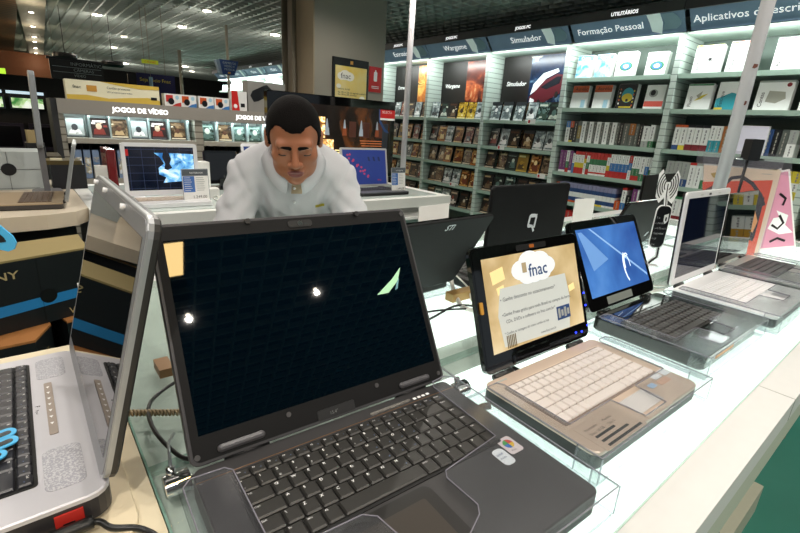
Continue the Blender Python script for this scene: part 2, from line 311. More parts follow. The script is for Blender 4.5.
# game cases
CASES = [cover_mat('case_dark', [(.3, '14100e'), (.45, '3a2c20'), (.58, '6e5840'), (.72, 'a89474')], 16),
         cover_mat('case_amber', [(.3, '20140c'), (.45, '6c3c18'), (.58, 'a8743c'), (.72, 'd8b078')], 16),
         cover_mat('case_green', [(.3, '101614'), (.45, '2c3c36'), (.58, '64807c'), (.72, 'b8c4c0')], 16),
         cover_mat('case_pale', [(.3, '30343a'), (.45, '788488'), (.58, 'b4c0c0'), (.72, 'e6ecea')], 14),
         cover_mat('case_yellow', [(.3, '3c2c0c'), (.42, '8c6c1c'), (.55, 'd8b030'), (.72, 'f0dc88')], 18),
         cover_mat('case_red', [(.3, '1c0c0c'), (.45, '5c1c18'), (.58, 'a06c58'), (.72, 'd8ccc0')], 16)]
CN = ['dark brown', 'amber', 'dark green', 'pale grey', 'yellow', 'dark red']
PL = mat('case_plastic', '26282a', .25)
def c3(c): return mat('ink_'+c, c, .3)
ART = {0: ('1a1512', ['6e5840', 'b89c74', '4c2c1c', 'd8ccb4']), 1: ('3a2010', ['b8702c', 'e0b060', '6c2c10', 'f0d8a0']), 2: ('141c1a', ['54706a', '88a098', '2c4438', 'c8d0c4']),
       3: ('a8b0b0', ['5c686c', 'd8dcdc', '34383c', 'f0f0f0']), 4: ('8c6c20', ['d8b848', '4c3818', 'f0e0a0', 'a88428']), 5: ('241414', ['7c2c24', 'c0a890', '4c4c54', 'd8d0c8'])}
def artwork(k, M_, w, h, kd, seed):
    """a cover picture: ground, a head and shoulders figure or vehicle, title bar and maker's strip"""
    R = random.Random(seed); g, cs = ART[kd]; k.M = M_; k.box(0, 0, 0, w, h, .0004, CASES[kd] if R.random() < .6 else c3(g))
    cx, cy = w*R.uniform(.4, .6), h*R.uniform(.42, .55); r = w*R.uniform(.13, .2); cs = cs[:]; R.shuffle(cs)
    k.prism([(cx-r*2.0, h*.14), (cx+r*2.1, h*.14), (cx+r*1.5, cy-r*.6), (cx+r*.4, cy-r*.2), (cx-r*.5, cy-r*.2), (cx-r*1.6, cy-r*.8)], .0004, .0008, c3(cs[0]))
    k.prism([(cx+r*math.cos(a), cy+r*.3+r*1.2*math.sin(a)) for a in np.linspace(0, 6.28, 11)[:-1]], .0008, .0011, c3(cs[1]))
    for _ in range(4):
        x, y, q = R.uniform(0, w*.75), R.uniform(h*.14, h*.75), R.uniform(.1, .3)*w; k.prism([(x, y), (x+q, y+q*R.uniform(-.3, .4)), (x+q*.8, y+q*.5), (x+q*.1, y+q*.45)], .0004, .0007+.0001*_, c3(cs[_ % 4]))
    k.box(w*.08, h*.80, .0004, w*R.uniform(.6, .92), h*.90, .0009, c3(cs[2])); k.box(0, 0, .0004, w, h*.07, .0009, c3(cs[3]))
case_mesh = {}
for kd in range(6):
    for sd in range(4):
        k = MB(); k.box(0, -.066, 0, .016, .066, .19, PL); artwork(k, frame((-.0005, .062, .003), (0, -1, 0), (0, 0, 1)), .124, .184, kd, kd*10+sd)
        if sd == 3: k.M = Matrix(); k.box(-.0022, -.064, .155, -.0018, .064, .19, c3('2c3034'))
        o = k.build('cm'); case_mesh[kd, sd] = o.data; bpy.data.objects.remove(o)
def place(me, name, loc, rot, label, cat, group):
    o = bpy.data.objects.new(name, me); COL.objects.link(o); o.location = loc; o.rotation_euler = rot; return tag(o, label, cat, group)
SN = ['poster shelf', 'second shelf', 'third shelf', 'fourth shelf', 'fifth shelf']
rows = {4: ('Estratégia', [[3, 3, 5, 0, 3, 0], [1, 0, 4, 1, 5, 1], [0, 1, 0, 3, 1, 0], [0, 1, 3, 1, 0, 5], [0, 1, 2, 0, 5, 1]]),
        3: ('Wargame', [[3, 2, 0, 4, 4, 3], [5, 1, 3, 1, 5, 0], [0, 0, 1, 1, 0, 1], [0, 0, 3, 3, 1, 1], [0, 2, 3, 5, 0, 0]]),
        2: ('Simulador', [[3, 3, 3, 3, 2, 2], [5, 3, 0, 0, 3, 3], [0, 0, 2, 4, 1, 0], [0, 2, 2, 0, 0, 2], [0, 2, 1, 0, 4, 0]]),
        5: ('column side', [[3, 2, 0, 3, 5, 3], [0, 1, 1, 0, 3, 2], [1, 0, 0, 5, 1, 0], [0, 3, 1, 0, 2, 0]])}
for bi, (bn, rws) in rows.items():
    for r, kinds in enumerate(rws):
        for c, kd in enumerate(kinds):
            yy = BAYS[bi]+.945-.11-.145*c+random.uniform(-.012, .012)
            place(case_mesh[kd, random.randrange(4)], 'game_case', (4.03+random.uniform(0, .03), yy, GAME_Z[r]+.003), (0, math.radians(11), random.uniform(-.1, .1)),
                  '%s game case, %s on the %s, %s bay' % (CN[kd], spot(c), SN[r], bn), 'game case', 'game cases on the shelf wall')
            if kd in (0, 3) and random.random() < .5:
                place(case_mesh[0, 1], 'game_case', (4.075+random.uniform(0, .03), yy+.012, GAME_Z[r]+.003), (0, math.radians(10), random.uniform(-.1, .1)),
                      'dark game case behind the %s one, %s, %s bay' % (spot(c), SN[r], bn), 'game case', 'game cases on the shelf wall')
TG = MB(); TG.box(-.003, -.045, 0, 0, .045, .045, PAPER); TG.box(-.0035, .015, .008, -.003, .036, .036, mat('tag_red', 'c02028', .5)); tg = TG.build('shelf_price_tag')
for i, (yy, zz, lb) in enumerate([(2.86, 1.448, 'poster shelf of the Simulador bay'), (3.20, 1.175, 'second shelf of the Simulador bay'), (2.66, .937, 'third shelf of the Simulador bay'), (3.86, .70, 'fourth shelf of the Wargame bay')]):
    o = tg if i == 0 else tg.copy()
    if i: COL.objects.link(o)
    o.location = (3.985, yy, zz); tag(o, 'small white and red price tag clipped to the '+lb, 'price tag', 'price tags on the shelves')

# boxed software: front facing boxes
def swbox(w, h, d, front, label, group, y, z, deco=None, lean=6, x=4.03):
    t = thing('software_box', label, 'software box', (x, y, z), group=group); t.rotation_euler = (0, math.radians(lean), 0)
    k = MB(); k.box(0, -w/2, 0, d, w/2, h, mat('box_white', 'e8e8e6', .45)); k.build('carton', t)
    k = MB(frame((-.001, w/2, 0), (0, -1, 0), (0, 0, 1))); k.box(.002, .002, 0, w-.002, h-.002, .0008, front); 
    if deco: deco(k, w, h)
    k.build('cover_print', t); return t
BLU = cover_mat('soft_blue_print', [(.35, 'e8f4f8'), (.5, 'a8d4e8'), (.65, '4c9cc8')], 9); LBL = mat('light_blue_print', 'a4cde0', .4); PW = mat('print_white', 'eceeec', .4)
ORG = mat('orange_print', 'c85420', .4); TEAL = mat('teal_print', '2c98a8', .4); NAVY = mat('navy_print', '28487c', .4); GRN = mat('green_print', '3c7c54', .4); REDP = mat('red_print', 'c0302c', .4)
YLP = mat('yellow_print', 'd8c438', .4); PUR = mat('purple_print', '7c3c78', .4); LAV = mat('lavender_print', '8c8cac', .4); BLP = mat('blue_print', '3c78b8', .4); BLKP = mat('black_print', '14161a', .3); MAR = mat('maroon_print', '7c2028', .4); GRY = mat('grey_print', 'a4a8a4', .4); BRN = mat('brown_print', 'a4642c', .4); LGR = mat('clear_case_print', '5c625e', .3)
def d_blue(k, w, h): k.box(.002, h*.78, .001, w-.002, h-.002, .0014, BLP); k.text('Curso', .035, INKW, .03, h*.82, .002)
def d_swirl(k, w, h):
    for i, (c, r) in enumerate(((GRN, .045), (BLP, .033), (PW, .02))): k.prism([(w*.55+r*1.2*math.cos(a), h*.42+r*.8*math.sin(a)) for a in np.linspace(0, 6.28, 17)[:-1]], .001+.0003*i, .0013+.0003*i, c)
    k.text('Inglês', .03, DKTXT, .03, h*.8, .002)
def d_aur(k, w, h): k.box(.002, h*.70, .001, w-.002, h-.002, .0014, ORG); k.text('Aurélio', .042, DKTXT, .025, h*.78, .002); k.box(w*.64, .01, .001, w-.02, h*.38, .0014, LBL)
def d_face(k, w, h):
    for i, (c, rx, ry) in enumerate(((TEAL, .05, .06), (YLP, .045, .035), (BLKP, .012, .012))): k.prism([(w*.55+rx*math.cos(a), h*(.55-.1*i)+ry*math.sin(a)) for a in np.linspace(0, 6.28, 17)[:-1]], .001+.0003*i, .0013+.0003*i, c)
    k.box(w*.2, .012, .001, w*.85, .022, .0014, YLP)
    for j in range(10): k.prism([(w*(.14 if j % 2 else .86)+.006*math.cos(a), h*(.15+.07*j)+.008*math.sin(a)) for a in np.linspace(0, 6.28, 8)[:-1]], .001, .0014, [ORG, PW, YLP][j % 3])
def d_cup(k, w, h):
    k.prism([(w*.4+.035*math.cos(a), h*.66+.03*math.sin(a)) for a in np.linspace(0, 6.28, 15)[:-1]], .001, .0014, GRY); k.prism([(w*.38+.02*math.cos(a), h*.68+.022*math.sin(a)) for a in np.linspace(0, 6.28, 12)[:-1]], .0015, .0018, BLKP); k.box(.002, h*.12, .001, w-.002, h*.34, .0014, mat('salmon', 'd8584c', .4))
def d_vert(title, top, art=None):
    def f(k, w, h):
        k.box(.002, h-.014, .001, w-.002, h-.002, .0014, top); k.text(title, .034, DKTXT, .045, h*.12, .002, rot=math.pi/2)
        if art == 'star':
            for j in range(8):
                a = j*math.pi/4; c, s_ = math.cos(a), math.sin(a); k.prism([(w*.6-s_*.004, h*.5+c*.004), (w*.6+s_*.004, h*.5-c*.004), (w*.6+c*.04, h*.5+s_*.04)], .001, .0014, DKTXT)
        if art == 'teal': k.prism([(.002, .002), (w-.002, .002), (w-.002, h*.5), (w*.5, h*.62), (.002, h*.4)], .001, .0014, TEAL); k.box(.002, .002, .0015, w*.3, .02, .0018, YLP)
        if art == 'leaf': k.prism([(w*.35, h*.35), (w*.6, h*.42), (w*.85, h*.62), (w*.6, h*.55)], .001, .0014, YLP); k.prism([(w*.4, h*.55), (w*.55, h*.4), (w*.62, h*.72)], .001, .0014, MATS['badge_silver'])
        if art == 'map': k.prism([(w*.3, h*.3), (w*.6, h*.25), (w*.85, h*.4), (w*.8, h*.62), (w*.35, h*.66)], .001, .0014, MATS['badge_silver']); k.prism([(w*.85+.014*math.cos(a), h*.85+.014*math.sin(a)) for a in np.linspace(0, 6.28, 12)[:-1]], .001, .0014, MAR)
        if art == 'page': k.prism([(w*.4, h*.3), (w*.62, h*.72), (w*.645, h*.71), (w*.42, h*.28)], .001, .0014, GRY)
    return f
G1 = 'boxed programs on the upper book shelves'
D1 = BAYS[1]+.945; E1 = BAYS[0]+.945; Z = BOOK_Z
for args in [(.15, .195, .05, BLU, 'pale blue boxed course standing leftmost on the top shelf of the Formação bay', G1, D1-.13, Z[0], d_blue),
    (.15, .195, .05, BLU, 'blue boxed course with a figure, second on the top shelf of the Formação bay', G1, D1-.31, Z[0], d_blue),
    (.16, .20, .05, PW, 'white box with green and blue swirl, third on the top Formação shelf', G1, D1-.50, Z[0], d_swirl),
    (.16, .18, .05, PW, 'white box with a small swirl, last on the top shelf of the Formação bay', G1, D1-.75, Z[0], d_swirl),
    (.16, .20, .05, PW, 'orange topped Aurélio box, leftmost on the second Formação shelf', G1, D1-.13, Z[1], d_aur),
    (.16, .20, .05, PW, 'orange topped Aurélio box with a blue square, second on its shelf', G1, D1-.345, Z[1], d_aur),
    (.16, .205, .05, BLKP, 'black box with a bright yellow and teal face in the Formação bay', G1, D1-.56, Z[1], d_face),
    (.15, .19, .05, PW, 'white box with a cup and salmon band beside the black face box', G1, D1-.79, Z[1], d_cup),
    (.18, .20, .06, PW, 'white box with star and yellow top, leftmost on the top shelf of the Aplicativos bay', G1, E1-.16, Z[0], d_vert('Síndico', YLP, 'star')),
    (.18, .21, .06, PW, 'white box with orange top, second on the top shelf of the Aplicativos bay', G1, E1-.38, Z[0], d_vert('Mala Direta', ORG, 'page')),
    (.20, .21, .06, PW, 'white box with purple top, third on the top shelf of the Aplicativos bay', G1, E1-.66, Z[0], d_vert('Agenda', PUR, 'page')),
    (.17, .19, .06, PW, 'white box with gold leaf drawing and green top in the Aplicativos bay', G1, E1-.16, Z[1], d_vert('Fluxo', GRN, 'leaf')),
    (.18, .20, .06, PW, 'teal and white box just left of the thick post in the Aplicativos bay', G1, E1-.37, Z[1], d_vert('Estoque', PW, 'teal')),
    (.20, .20, .06, PW, 'white box with grey map and maroon seal in the Aplicativos bay', G1, E1-.62, Z[1], d_vert('Contas', GRY, 'map')),
    (.18, .20, .06, PW, 'white box at the right photo edge on the second shelf', G1, E1-.86, Z[1], d_vert('Caixa', GRY, 'page')),
    (.18, .20, .02, mat('pale_sheet', 'd8d4e4', .5), 'pale sheet-like box standing on the third shelf right of the thick post', G1, E1-.57, Z[2], None, 3, 3.995),
    (.17, .21, .06, PW, 'white box at the far right end of the top shelf', G1, E1-.87, Z[0], d_vert('Folha', BLP, 'page'))]: swbox(*args)
# spines
SP = {}
def spine(w, h, bands, d=.14):
    key = (w, h, tuple((f, m.name) for f, m in bands), d)
    if key not in SP:
        k = MB(); z = 0
        for f, m in bands:
            k.box(0, -w/2+.0008, z*h, d, w/2-.0008, (z+f)*h, m)
            if f > .28:
                ik = mat('spine_ink_dark', '8e8c90', .5) if m.name in ('print_white', 'yellow_print', 'lavender_print', 'light_blue_print', 'grey_print') else mat('spine_ink_light', 'a8a49c', .5)
                for q in range(2+int(f*4)):
                    zz = (z+f*(.12+.8*q/(2+int(f*4))))*h; k.box(-.0006, -w*(.05+.05*(q % 2)), zz, 0, w*.09, zz+h*f*.62/(2+int(f*4)), ik)
            z += f
        o = k.build('spine'); SP[key] = o.data; bpy.data.objects.remove(o)
    return SP[key]
def spine_row(ytop, z, items, bay, shelf, start=.05, lean=0.):
    y = ytop-start; grp = 'boxed programs shown spine out'
    for i, it in enumerate(items):
        w, h, bands, desc = it
        y -= w/2
        if desc: place(spine(w, h, bands), 'software_box', (4.03, y, z+.001), (0, 0, 0), '%s box spine, %s, %s shelf, %s bay' % (desc, spot(i), shelf, bay), 'software box', grp)
        y -= w/2+.0015
PWs = [(1, PW)]
it = [(.04, .19, [(.7, PW), (.3, BLP)], 'white and blue'), (.035, .19, [(.1, YLP), (.6, BLKP), (.3, ORG)], 'black and orange'), (.04, .19, [(1, BLKP)], 'black'), (.035, .19, [(.2, LGR), (.6, mat('gold_print', '8c7838', .3)), (.2, LGR)], 'gold')]
for i in range(5): it += [(.042, .19, PWs, 'white'), (.026, .185, [(1, LGR)], 'clear grey')]
it += [(.03, .19, [(1, BLKP)], 'black'), (.05, .185, [(1, LGR)], 'smoky grey'), (.05, .185, [(.5, LGR), (.5, BRN)], 'grey and brown'), (.03, .185, [(1, LGR)], 'smoky grey'), (.03, .185, [(1, BLKP)], 'black'), (.055, .17, [(.3, GRY), (.7, PW)], 'white and grey'), (.04, .18, [(.3, GRN), (.7, PW)], 'white and green')]
spine_row(D1, Z[2], it, 'Formação', 'third')
it = []
for c in 'PPWPbYYYRgGGGGGYBBBBBrWWOBW':
    it.append({'P': (.032, .2, [(.1, PW), (.9, PUR)], 'purple'), 'W': (.032, .2, [(.2, REDP), (.3, GRN), (.5, PW)], 'white, green and red'), 'b': (.022, .18, [(.5, BLP), (.5, PW)], 'blue and white'),
               'Y': (.03, .2, [(.28, REDP), (.22, YLP), (.35, PW), (.15, REDP)], 'red and yellow banded'), 'R': (.022, .2, [(.5, PW), (.2, YLP), (.3, REDP)], 'white and red'), 'g': (.03, .2, [(.25, REDP), (.3, GRN), (.3, PW), (.15, REDP)], 'green banded'),
               'G': (.031, .2, [(.08, PW), (.07, REDP), (.32, PW), (.25, GRN), (.28, REDP)], 'red and green topped'), 'B': (.031, .2, [(.28, REDP), (.34, BLP), (.38, PW)], 'blue and red banded'), 'r': (.028, .2, [(.4, PW), (.3, BLP), (.3, REDP)], 'red topped'), 'O': (.04, .2, [(.3, GRN), (.7, PW)], 'white and olive')}[c])
spine_row(D1, Z[3], it, 'Formação', 'fourth', .035)
it = [(.035, .17, [(.4, REDP), (.3, PW), (.3, ORG)], 'red and orange')]
for i in range(15): it.append((.036, .18, [(.10, [PW, ORG, GRN, YLP][i//3 % 4]), (.2, NAVY), (.25, PW), (.2, NAVY), (.25, LAV)], 'lavender and blue'))
it += [(.05, .08, [(1, ORG)], 'low orange'), (.04, .2, [(.35, BLP), (.55, PW), (.1, REDP)], 'white and blue'), (.045, .14, [(1, BLKP)], 'short black'), (.04, .2, [(1, PUR)], 'purple'), (.035, .2, [(.5, LBL), (.5, PW)], 'light blue'), (.04, .2, [(1, PW)], 'white'), (.04, .2, [(.3, NAVY), (.7, PW)], 'white and navy')]
spine_row(D1, Z[4], it, 'Formação', 'fifth', .04)
it = [(.04, .16, [(.3, ORG), (.7, REDP)], 'red') if i % 3 else (.05, .17, [(.6, PW), (.4, REDP)], 'white and red') for i in range(16)]
spine_row(D1, Z[5], it, 'Formação', 'sixth', .06)
it = [(.045, .19, [(.2, [NAVY, YLP][i % 2]), (.7, PW), (.1, ORG)], 'white and orange topped') for i in range(2)]+[(.05, .19, [(.25, MAR), (.65, PW), (.1, BLKP)], 'white and maroon') for i in range(3)]
it += [(.04, .19, [(.45, TEAL), (.55, PW)], 'teal and white') for i in range(2)]+[(.04, .19, [(1, BRN)], 'brown'), (.045, .19, [(.5, REDP), (.5, PW)], 'red and white'), (.04, .19, [(1, BLKP)], 'black'), (.035, .19, [(1, LGR)], 'smoky grey'), (.04, .18, [(.9, LGR), (.1, BRN)], 'smoky and brown'), (.045, .18, [(1, BLKP)], 'black'), (.05, .18, [(1, NAVY)], 'navy'), (.04, .18, [(1, BLKP)], 'black'), (.04, .18, [(1, LGR)], 'smoky grey'), (.05, .18, [(.5, PW), (.5, GRY)], 'grey and white')]
spine_row(E1, Z[2], it, 'Aplicativos', 'third', .05)
it = [(.055, .19, [(.3, NAVY), (.7, GRY)], 'grey and navy') for i in range(3)]+[(.045, .19, [(.1, REDP if i == 0 else GRY), (.9, PW)][::-1], 'white') for i in range(2)]+[(.05, .19, [(.35, GRN), (.65, PW)], 'white and green') for i in range(4)]+[(.05, .19, PWs, 'white') for i in range(4)]+[(.06, .19, [(.3, YLP), (.3, PW), (.4, YLP)], 'yellow') for i in range(3)]
spine_row(E1, Z[3], it, 'Aplicativos', 'fourth', .05)
it = [(.05, .19, [(.2, MAR), (.7, PW), (.1, GRN)], 'white and maroon') for i in range(6)]+[(.06, .19, [(.6, PW), (.4, mat('olive_print', '7c8c3c', .4))], 'white and olive') for i in range(4)]+[(.08, .19, [(.5, mat('ochre_print', 'c8962c', .4)), (.5, PW)], 'ochre and white') for i in range(4)]
spine_row(E1, Z[4], it, 'Aplicativos', 'fifth', .05)
it = [(.07, .19, [(1, GRN)], 'green') if i < 6 else (.09, .17, [(.7, MATS['ochre_print']), (.3, BLKP)], 'ochre') for i in range(10)]
spine_row(E1, Z[5], it, 'Aplicativos', 'sixth', .05)
it = [(.06, .19, [(.4, YLP), (.6, PW)], 'yellow and white') if i % 2 else (.06, .19, [(1, PW)], 'white') for i in range(12)]
spine_row(-.3+.945, Z[3], it, 'right-edge', 'fourth', .05)
spine_row(-.3+.945, Z[4], [(.08, .19, [(.5, MATS['ochre_print']), (.5, PW)], 'ochre and white') for i in range(9)], 'right-edge', 'fifth', .05)
spine_row(-.3+.945, Z[2], [(.06, .19, [(.3, GRY), (.7, PW)], 'white and grey') for i in range(12)], 'right-edge', 'third', .05)
# distant discs on the far bays
dm = MB(); dm.box(0, -.07, 0, .015, .07, .14, cover_mat('far_disc', [(.35, 'a8ccd8'), (.5, 'e4f0f0'), (.65, '5c8ca0')], 12)); dmo = dm.build('disc'); dme = dmo.data; bpy.data.objects.remove(dmo)
for j, y in enumerate(FAR_BAYS):
    for z_ in (0, 1):
        for c in range(5): place(dme, 'disc_case', (4.05, y+.83-.165*c, (1.9, 1.6)[z_]), (0, .2, 0), 'pale disc case, %s, %s shelf, far bay %s' % (spot(c), ('top', 'second')[z_], ['nearest the column', 'second from the column', 'third from the column', 'farthest from the column'][j]), 'disc case', 'disc cases far behind the column')

# ------------------------------------------------------------------ video game gondola behind the man
BG = mat('gondola_beige', '98928a', .5); LIP = mat('gondola_lip', 'a49e92', .5); LITW = mat('gondola_inner_white', 'dfe8e6', .5)
def gondola(x0, x1, label, end):
    t = thing('game_gondola', label, 'shelf unit', (x0, 4.0, 0)); W = x1-x0
    if end:
        k = MB(); k.box(-.035, 0, 0, 0, .42, 1.39, mat('gondola_dark_side', '2a2a2c', .5)); k.build('side_panel', t)
    for xx in (0, W-.03):
        k = MB(); k.box(xx, 0, 0, xx+.03, .42, 1.385, stripe_mat('beige_upright', 'a09a8e', '6a6458', .05, .2)); k.build('upright', t)
    k = MB(); k.box(.03, .38, 0, W-.03, .40, 1.38, mat('gondola_back', '4c4c48', .6)); k.build('back_panel', t)
    k = MB(); k.box(.03, .20, 1.14, W-.03, .21, 1.29, LITW); k.build('lit_backing', t)
    k = MB(); k.box(0, -.02, 1.295, W, .0, 1.392, BG); k.box(0, 0, 1.37, W, .42, 1.392, BG); h = k.build('header', t)
    k = MB(frame((0, -.021, 1.295), (1, 0, 0), (0, 0, 1))); k.text('JOGOS DE VÍDEO', .047, mat('lit_white_lettering', 'ffffff', .4, emit=1.6), .32 if end else .30, .030, 0, bold=.025); k.build('lettering', h)
    for z, m in ((1.135, LIP), (.85, LIP), (.66, LIP), (.3, LIP)):
        k = MB(); k.box(.03, -.02, z-.035, W-.03, .38, z, m); k.build('shelf', t)
    k = MB(); k.tube([(.06, .03, 1.31), (W-.06, .03, 1.31)], .012, mat('gondola_tube', 'f0ffff', .4, emit=5)); k.build('fluorescent_tube', t)
    return t
gondola(.245, 1.155, 'left beige video game gondola with lit header and dark side', True)
gondola(1.155, 2.05, 'right beige video game gondola, half hidden by the man', False)
gcm = []
for i, (m, nm) in enumerate(((CASES[3], 'pale'), (CASES[5], 'dark red'), (CASES[0], 'dark brown'), (CASES[2], 'dark green'), (CASES[1], 'amber'))):
    k = MB(); k.box(-.055, 0, 0, .055, .014, .135, PL); artwork(k, frame((-.052, -.0005, .003), (1, 0, 0), (0, 0, 1)), .104, .129, [3, 5, 0, 2, 1][i], 77+i); o = k.build('gc'); gcm.append(o.data); bpy.data.objects.remove(o)
GK = [('large pale blue game sheet', 0, .335), ('game case with dark red cover', 1, .485), ('game case with brown cover', 2, .605), ('white game case with red figure', 0, .735), ('game case with red and tan cover', 1, .87), ('game case with soldier cover', 2, 1.01),
      ('dark green game case', 3, 1.235), ('brown game case with a figure', 2, 1.38), ('blue tinted game case', 3, 1.50), ('dark game case next to the man', 3, 1.64), ('dark game case behind the man', 2, 1.78)]
for i, (d, m, x) in enumerate(GK):
    o = place(gcm[m], 'video_game_case', (x, 4.04, 1.14), (math.radians(-10), 0, 0), '%s, %s on the lit gondola shelf' % (d, spot(i)), 'game case', 'video games on the lit gondola shelf')
for x in (.42, .545, .67, .80, .94, 1.08, 1.31, 1.44, 1.57, 1.71):
    k = MB(); k.box(x-.005, 4.02, 1.137, x+.005, 4.18, 1.29, clear('divider_glow', (.85, .95, .95), .15, .5, 'dcecec'))
    tag(k.build('shelf_divider'), 'clear divider %s between the lit game cases' % ORD[[.42, .545, .67, .80, .94, 1.08, 1.31, 1.44, 1.57, 1.71].index(x)], 'divider', 'clear dividers on the gondola')
k = MB(); k.box(-.02, 0, 0, .02, .1, .24, mat('spine_blue', '7c90b0', .35)); k.box(-.017, -.001, .03, .017, 0, .15, cover_mat('spine_print', [(.4, '5c7ca4'), (.55, 'c8b894'), (.65, 'e8ecf0')], 20)); k.box(-.021, 0, .20, .021, .1, .24, BLACK); bs = k.build('bs'); bsd = bs.data; bpy.data.objects.remove(bs)
for i in range(6): place(bsd, 'guitar_game_box', (.325+.052*i, 4.0, .853), (0, 0, 0), 'tall blue game box with dark top, %s on the middle gondola shelf' % spot(i), 'game box', 'tall blue game boxes')
k = MB(); k.box(-.009, 0, 0, .009, .1, .17, mat('spine_white', 'c8ccd0', .35)); k.box(-.006, -.001, .02, .006, 0, .15, mat('spine_inner', '8c98a8', .35)); bs = k.build('bs'); bs2 = bs.data; bpy.data.objects.remove(bs)
for i in range(24): place(bs2, 'game_case', (.645+.0205*i, 4.0, .853), (0, 0, 0), 'narrow white game spine, %s of its row on the middle gondola shelf' % spot(i), 'game case', 'narrow white game spines')
for i in range(20): place(bs2, 'game_case', (.30+.0225*i, 4.0, .663), (0, 0, 0), 'narrow white game spine, %s on the low gondola shelf' % spot(i), 'game case', 'low white game spines')
for i in range(6): place(bsd, 'guitar_game_box', (1.25+.1*i, 4.05, .853), (0, 0, 0), 'game box %s on the shadowed middle shelf behind the monitor' % spot(i), 'game box', 'game boxes behind the black monitor')
# things on top of the gondolas
t = thing('yellow_banner_box', 'long yellow and white promotional box with wavy stripe on the left gondola', 'display box', (.31, 4.02, 1.392))
k = MB(); k.box(0, 0, 0, .58, .12, .13, mat('banner_cream', 'ece6c8', .5)); k.build('box', t)
k = MB(frame((0, -.001, 0), (1, 0, 0), (0, 0, 1)))
YW = mat('banner_yellow', 'd4b448', .5); k.prism([(0, .0), (.58, 0), (.58, .03), (.5, .045), (.38, .035), (.25, .02), (.12, .035), (0, .03)], 0, .001, YW)
k.prism([(.2, .13), (.58, .13), (.58, .105), (.45, .10), (.3, .115)], 0, .001, YW); k.box(.12, .06, 0, .18, .10, .001, mat('gold', 'c89038', .4)); k.text('fnac', .03, DKTXT, .04, .075, .001); k.text('Cartão presente', .022, DKTXT, .24, .085, .001); k.text('Um presente para todos', .016, DKTXT, .24, .06, .001); k.box(.52, .03, .001, .56, .05, .002, BLKP); k.build('printing', t)
for i, (x, c) in enumerate(((.985, 'D0'), (1.10, 'O'), (1.235, 'B'), (1.36, 'B'))):
    t = thing('headset_box', 'small white box with black round headset, %s' % ['red corner, right of the yellow banner', 'orange panel, second from the yellow banner', 'blue corner, third from the yellow banner', 'blue corner, beside the red and white box'][i], 'product box', (x, 4.03, 1.392), group='white headset boxes on the gondola')
    k = MB(); k.box(-.058, 0, 0, .058, .09, .09, mat('box_white', 'e8e8e6', .45)); k.build('carton', t)
    k = MB(frame((-.058, -.001, 0), (1, 0, 0), (0, 0, 1))); k.box(.01, .03, 0, .06, .08, .001, ORG if i else REDP); k.prism([(.045+.022*math.cos(a), .035+.024*math.sin(a)) for a in np.linspace(0, 6.28, 15)[:-1]], .001, .002, BLKP); k.prism([(.05, 0), (.116, 0), (.116, .03), (.08, .02)], 0, .0012, REDP if i == 0 else BLP)
    k.prism([(.09+.013*math.cos(a), .065+.015*math.sin(a)) for a in np.linspace(0, 6.28, 13)[:-1]], 0, .001, LBL); k.build('print', t)
t = thing('red_white_box', 'upright red and white box with round emblem on the gondola', 'product box', (1.51, 4.04, 1.392))
k = MB(); k.box(-.065, 0, 0, .065, .06, .155, mat('box_white', 'e8e8e6', .45)); k.build('carton', t)
k = MB(frame((-.065, -.001, 0), (1, 0, 0), (0, 0, 1))); k.prism([(0, 0), (.065, 0), (.05, .155), (0, .155)], 0, .001, mat('sign_red', 'c81e1c', .35)); k.prism([(.03+.016*math.cos(a), .035+.018*math.sin(a)) for a in np.linspace(0, 6.28, 13)[:-1]], .001, .002, INKW); k.box(.075, .03, 0, .11, .06, .001, BLKP); k.build('print', t)
t = thing('console_box', 'grey box picturing a black game console on the right gondola', 'product box', (1.76, 4.05, 1.392))
k = MB(); k.box(-.17, 0, 0, .17, .12, .25, mat('console_box_grey', '8c8a86', .5)); k.build('carton', t)
k = MB(frame((-.17, -.001, 0), (1, 0, 0), (0, 0, 1))); k.prism([(.02, .13), (.05, .08), (.09, .09), (.2, .15), (.22, .19), (.17, .23), (.14, .22), (.04, .17)], 0, .001, BLKP); k.prism([(.185+.028*math.cos(a), .12+.032*math.sin(a)) for a in np.linspace(0, 6.28, 15)[:-1]], .001, .002, BLKP); k.build('print', t)
t = thing('gamepad_box', 'black controller pack leaning beside the console box', 'product box', (1.90, 4.0, 1.392)); k = MB(); k.slab(-.05, -.03, .05, .03, 0, .16, GLOSSB, .02, .01); k.build('pack', t)

# ------------------------------------------------------------------ hanging signs and far background
POST = mat('sign_post_metal', '9a9282', .5)
t = thing('hanging_sign', 'dark hanging department board with pale lettering at upper left', 'hanging sign', (.36, 6.0, 1.60))
k = MB(); k.prism([(0, 0), (.45, 0), (.45, .03), (0, .03)], 0, .19, mat('board_dark', '141414', .4)); k.box(-.02, -.01, .18, .47, .04, .20, BLACK); k.build('board', t)
k = MB(frame((0, -.002, 0), (1, 0, 0), (0, 0, 1))); k.text('INFORMÁTICA', .045, mat('board_ink', 'b8c4c4', .5), .17, .135, 0); k.text('CÂMERAS', .04, MATS['board_ink'], .19, .08, 0); k.text('VÍDEO', .035, MATS['board_ink'], .19, .03, 0); k.box(.02, .115, 0, .43, .119, .001, MATS['board_ink']); k.box(.02, .065, 0, .43, .069, .001, MATS['board_ink']); k.build('lettering', t)
k = MB(); k.tube([(.05, .015, .2), (.05, .015, .9)], .002, POST); k.tube([(.40, .015, .2), (.40, .015, .9)], .002, POST); k.build('hanger', t)
t = thing('hanging_sign', 'navy hanging banner with yellow lettering over the gondola', 'hanging sign', (1.21, 6.5, 1.50))
k = MB(); k.box(0, 0, 0, .42, .02, .27, mat('banner_navy', '16184c', .5)); k.box(-.09, .02, .05, .0, .04, .25, BLACK); k.build('banner', t)
